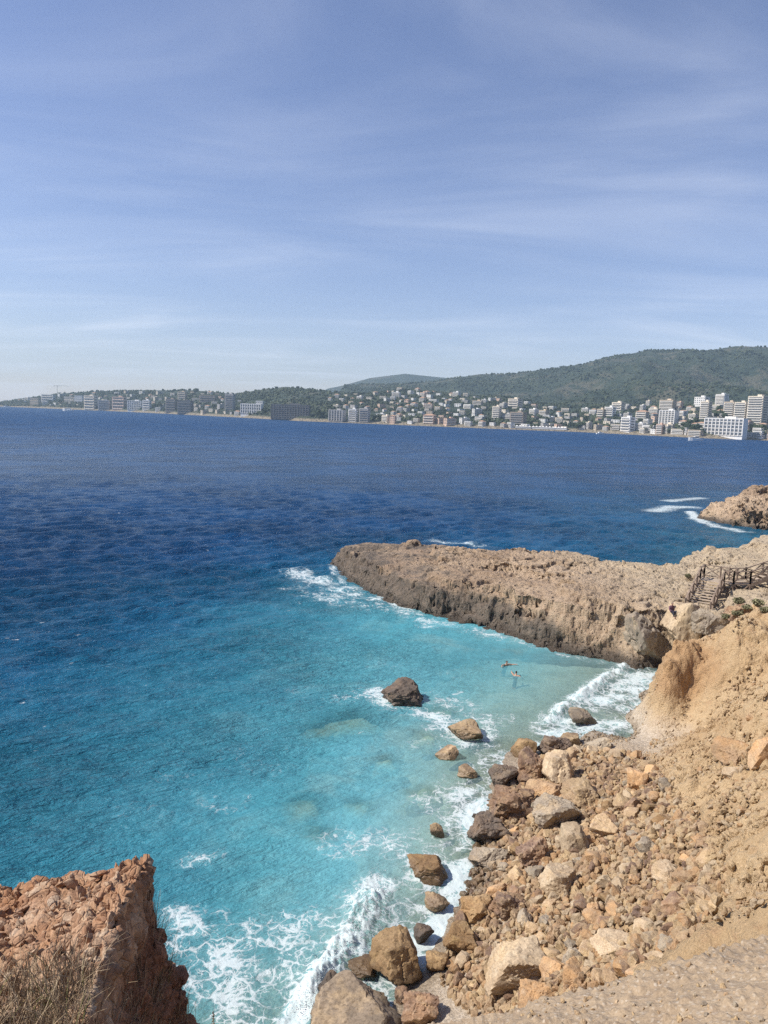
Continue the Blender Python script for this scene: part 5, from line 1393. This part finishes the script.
# ------------------------------------------------------------------ outcrop at the lower left, dry grass
def oc_edge(y): return -1.175 + .05 * np.sin(y * 3.1)
def oc_z(x, y):
    p = P2(x.ravel(), y.ravel())
    n = fbm(p * 2.2, 4, 501).reshape(x.shape); n2 = fbm(p * 7, 3, 503).reshape(x.shape)
    top = 15.55 + .32 * (x + 1.2) - .03 * (y - 3.8) + .06 * n + .02 * n2
    top = top - .5 * sstep(2.95, 1.9, y) * sstep(-2.6, -1.4, x) * .35
    ex = oc_edge(y) + .035 * n + .03 * n2
    back = 3.80 + .10 * np.sin(x * 2.3 + 1) + .05 * n + .1 * sstep(-1.6, -3, x)
    d = np.minimum(ex - x, back - y)
    drop = sstep(0.0, -.05, d) * .34 + np.maximum(0, -d - .02) * 4.9
    z = top - drop
    # the near flank, where the grass grows, slopes down to the right
    return np.maximum(z, 9.0)
def oc_disp(v, f):
    n = vnormals(v, f)
    q = v + .05 * np.stack([perlin(v * 6, 1), perlin(v * 6, 2), perlin(v * 6, 3)], 1)
    a, b, c = worley(q * np.array([9, 9, 14]), 511)
    d = .025 * (sstep(0, .15, b - a) - .75) * (.4 + c) + .038 * (c - .4)
    a, b, c = worley(q * 21, 513); d = d + .022 * (sstep(0, .25, b - a) - .7) * (.4 + c)
    st_ = 1 - sstep(.35, .7, n[:, 2]); d = d + (.05 + .04 * st_) * fbm(v * 3.6, 4, 515) + .06 * st_ * fbm(v * 9, 3, 519) + .01 * fbm(v * 30, 2, 517)
    return v + n * d[:, None]
def oc_mat():
    g = NG('conglomerate'); v = g.pos()
    w = g.n('VectorMath', operation='ADD'); g.l(v, w.inputs[0]); nn = g.n('TexNoise'); nn.inputs['Scale'].default_value = 6; g.l(v, nn.inputs['Vector']); s = g.n('VectorMath', operation='SCALE'); s.inputs['Scale'].default_value = .08; g.l(nn.outputs['Color'], s.inputs[0]); g.l(s.outputs[0], w.inputs[1]); v = w.outputs[0]
    n1 = g.noise(v, 2.2, 5, .6); n3 = g.noise(v, 60, 4, .7)
    cell = g.vor(v, 17, out='Color'); ed = g.vor(v, 17, 'DISTANCE_TO_EDGE')
    col = g.ramp(cell, [(0, (.29, .165, .10)), (.3, (.40, .245, .15)), (.6, (.46, .31, .20)), (1, (.52, .41, .30))])
    col = g.mix(g.rng(n1, .42, .62), col, g.mix(1, col, (.88, .74, .62), 'MULTIPLY'))
    col = g.mix(g.rng(ed, .0, .07, .75, 0), col, (.34, .19, .11))
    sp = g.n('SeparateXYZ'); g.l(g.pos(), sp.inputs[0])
    col = g.mix(g.rng(g.math('ADD', sp.outputs['Z'], g.math('MULTIPLY', n1, .4)), 15.3, 15.62, .9, 0), col, g.mix(g.rng(n3, .4, .6), (.21, .085, .042), (.29, .13, .07)))  # red broken clay lower down, coloured darker so the face reads as shaded
    col = g.mix(1.0, col, g.ramp(n3, [(.25, (.7, .68, .66)), (.55, (1, 1, 1)), (.8, (1.2, 1.17, 1.13))]), 'MULTIPLY')
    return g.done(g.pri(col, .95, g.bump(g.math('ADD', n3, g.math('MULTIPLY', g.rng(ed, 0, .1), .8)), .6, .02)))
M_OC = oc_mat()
_xs = np.concatenate([np.arange(-6, -2.9, .05), np.arange(-2.9, -1.35, .013), np.arange(-1.35, -.95, .004), np.arange(-.95, -.2, .012)])
_ys = np.concatenate([np.arange(.9, 2.2, .03), np.arange(2.2, 3.6, .013), np.arange(3.6, 4.05, .006), np.arange(4.05, 5.2, .03)])
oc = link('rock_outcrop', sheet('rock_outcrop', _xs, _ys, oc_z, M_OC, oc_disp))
tag(oc, 'reddish crumbling rock outcrop with rubble top and dry grass at the lower left', 'rock outcrop')
vs, fs = [], []; base = 0; pr_ = [rock_v(200 + k, 2, 8) for k in range(6)]
nx = 1700
x = rng.uniform(-3.2, -1.2, nx); y = rng.uniform(2.3, 3.85, nx); z = oc_z(x, y); s = .012 + .055 * rng.random(nx) ** 3
for i in range(nx):
    v, f = pr_[i % 6]; e = np.array(Euler(tuple(rng.uniform(0, 6.28, 3))).to_matrix())
    vs.append((v * (s[i] * np.array([1.5, 1.1, .5]))) @ e.T + (x[i], y[i], z[i] + s[i] * .3)); fs.append(f + base); base += len(v)
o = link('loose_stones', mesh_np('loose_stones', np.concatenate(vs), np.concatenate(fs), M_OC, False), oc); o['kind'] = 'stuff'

M_GR = [leaf_mat('dry_grass', (.24, .165, .10), (.42, .32, .20), 9.0), leaf_mat('dead_grass', (.12, .085, .055), (.24, .17, .105), 9.0), leaf_mat('green_grass', (.16, .17, .05), (.28, .27, .09), 9.0)]
def grass(name, n, xr, yr, ln, label, dens=None):
    x = rng.uniform(*xr, n); y = rng.uniform(*yr, n)
    if dens is not None:
        k = rng.random(n) < dens(x, y); x, y = x[k], y[k]; n = len(x)
    z = oc_z(x, y) - .02
    L = rng.uniform(*ln, n) * (.6 + .6 * rng.random(n)); az = rng.uniform(0, 6.28, n); lean = rng.uniform(.1, .75, n); wd = rng.uniform(.0016, .0034, n)
    K = 5; t = np.linspace(0, 1, K)
    hx = np.cos(az); hy = np.sin(az)
    bend = lean[:, None] * (t ** 1.7)[None] * L[:, None]; up = L[:, None] * t[None] * np.sqrt(np.maximum(.15, 1 - (lean[:, None] * t[None]) ** 2))
    cx = x[:, None] + hx[:, None] * bend; cy = y[:, None] + hy[:, None] * bend; cz = z[:, None] + up
    wv = wd[:, None] * (1 - .8 * t)[None]; sa = rng.uniform(0, 6.28, n); ox = np.cos(sa)[:, None] * wv; oy = np.sin(sa)[:, None] * wv
    v = np.stack([np.stack([cx - ox, cy - oy, cz], -1), np.stack([cx + ox, cy + oy, cz], -1)], 2).reshape(-1, 3)
    b = (np.arange(n) * K * 2)[:, None] + (np.arange(K - 1) * 2)[None]; b = b.ravel()
    f = np.stack([b, b + 1, b + 3, b + 2], 1)
    me = mesh_np(name, v, f, None)
    for m in M_GR: me.materials.append(m)
    me.polygons.foreach_set('material_index', np.repeat(rng.choice([0, 0, 0, 1, 1, 2], n, p=[.25, .2, .2, .2, .13, .02]), K - 1).astype(np.int32))
    o = link(name, me); tag(o, label, kind='stuff'); return o
grass('dry_grass', 40000, (-2.6, -.55), (1.6, 3.2), (.10, .28), 'dry straw coloured grass on the near flank of the outcrop', lambda x, y: np.clip(1.25 - (y - 2.2) * 1.5 + .5 * perlin(P2(x, y, 3.0)), .0, 1) * np.where(x > -1.15, .7, 1))
grass('dry_grass', 24000, (-1.35, -.5), (2.2, 3.85), (.10, .26), 'short brown dry grass on the shaded flank of the outcrop', lambda x, y: np.clip(.85 - (y - 2.6) * .45 + .7 * perlin(P2(x, y, 5.0)), 0, 1) * (oc_z(x, y) < 15.35))

# a dead stalk in front of the surf
p = at(213, 1030, 14.2); o = MB()
o.tube([(0, 0, -.6), (.01, 0, 0), (.0, .01, .12)], [.004, .003, .002], 5)
for k in range(16): a = k * 2.4; z_ = .01 + k * .007; o.tube([(0, 0, z_), (.011 * math.cos(a), .011 * math.sin(a), z_ + .008)], [.003, .002], 4)
o = o.build('dried_stalk', M_GR[1]); o.location = p; tag(o, 'single dark dried seed stalk right of the outcrop at the bottom edge', 'plant')

# ------------------------------------------------------------------ sea air over the whole bay
hz = MB().box((0, 800, 190), (15600, 13600, 430)).build('haze'); tag(hz, 'pale sea haze over the whole bay', kind='stuff')
g = NG('sea_air'); pv = g.n('VolumePrincipled')
pv.inputs['Color'].default_value = (.62, .83, 1.0, 1); pv.inputs['Density'].default_value = 1.12e-4; pv.inputs['Anisotropy'].default_value = .1
g.l(pv.outputs[0], g.out.inputs['Volume']); hz.data.materials.append(g.m)
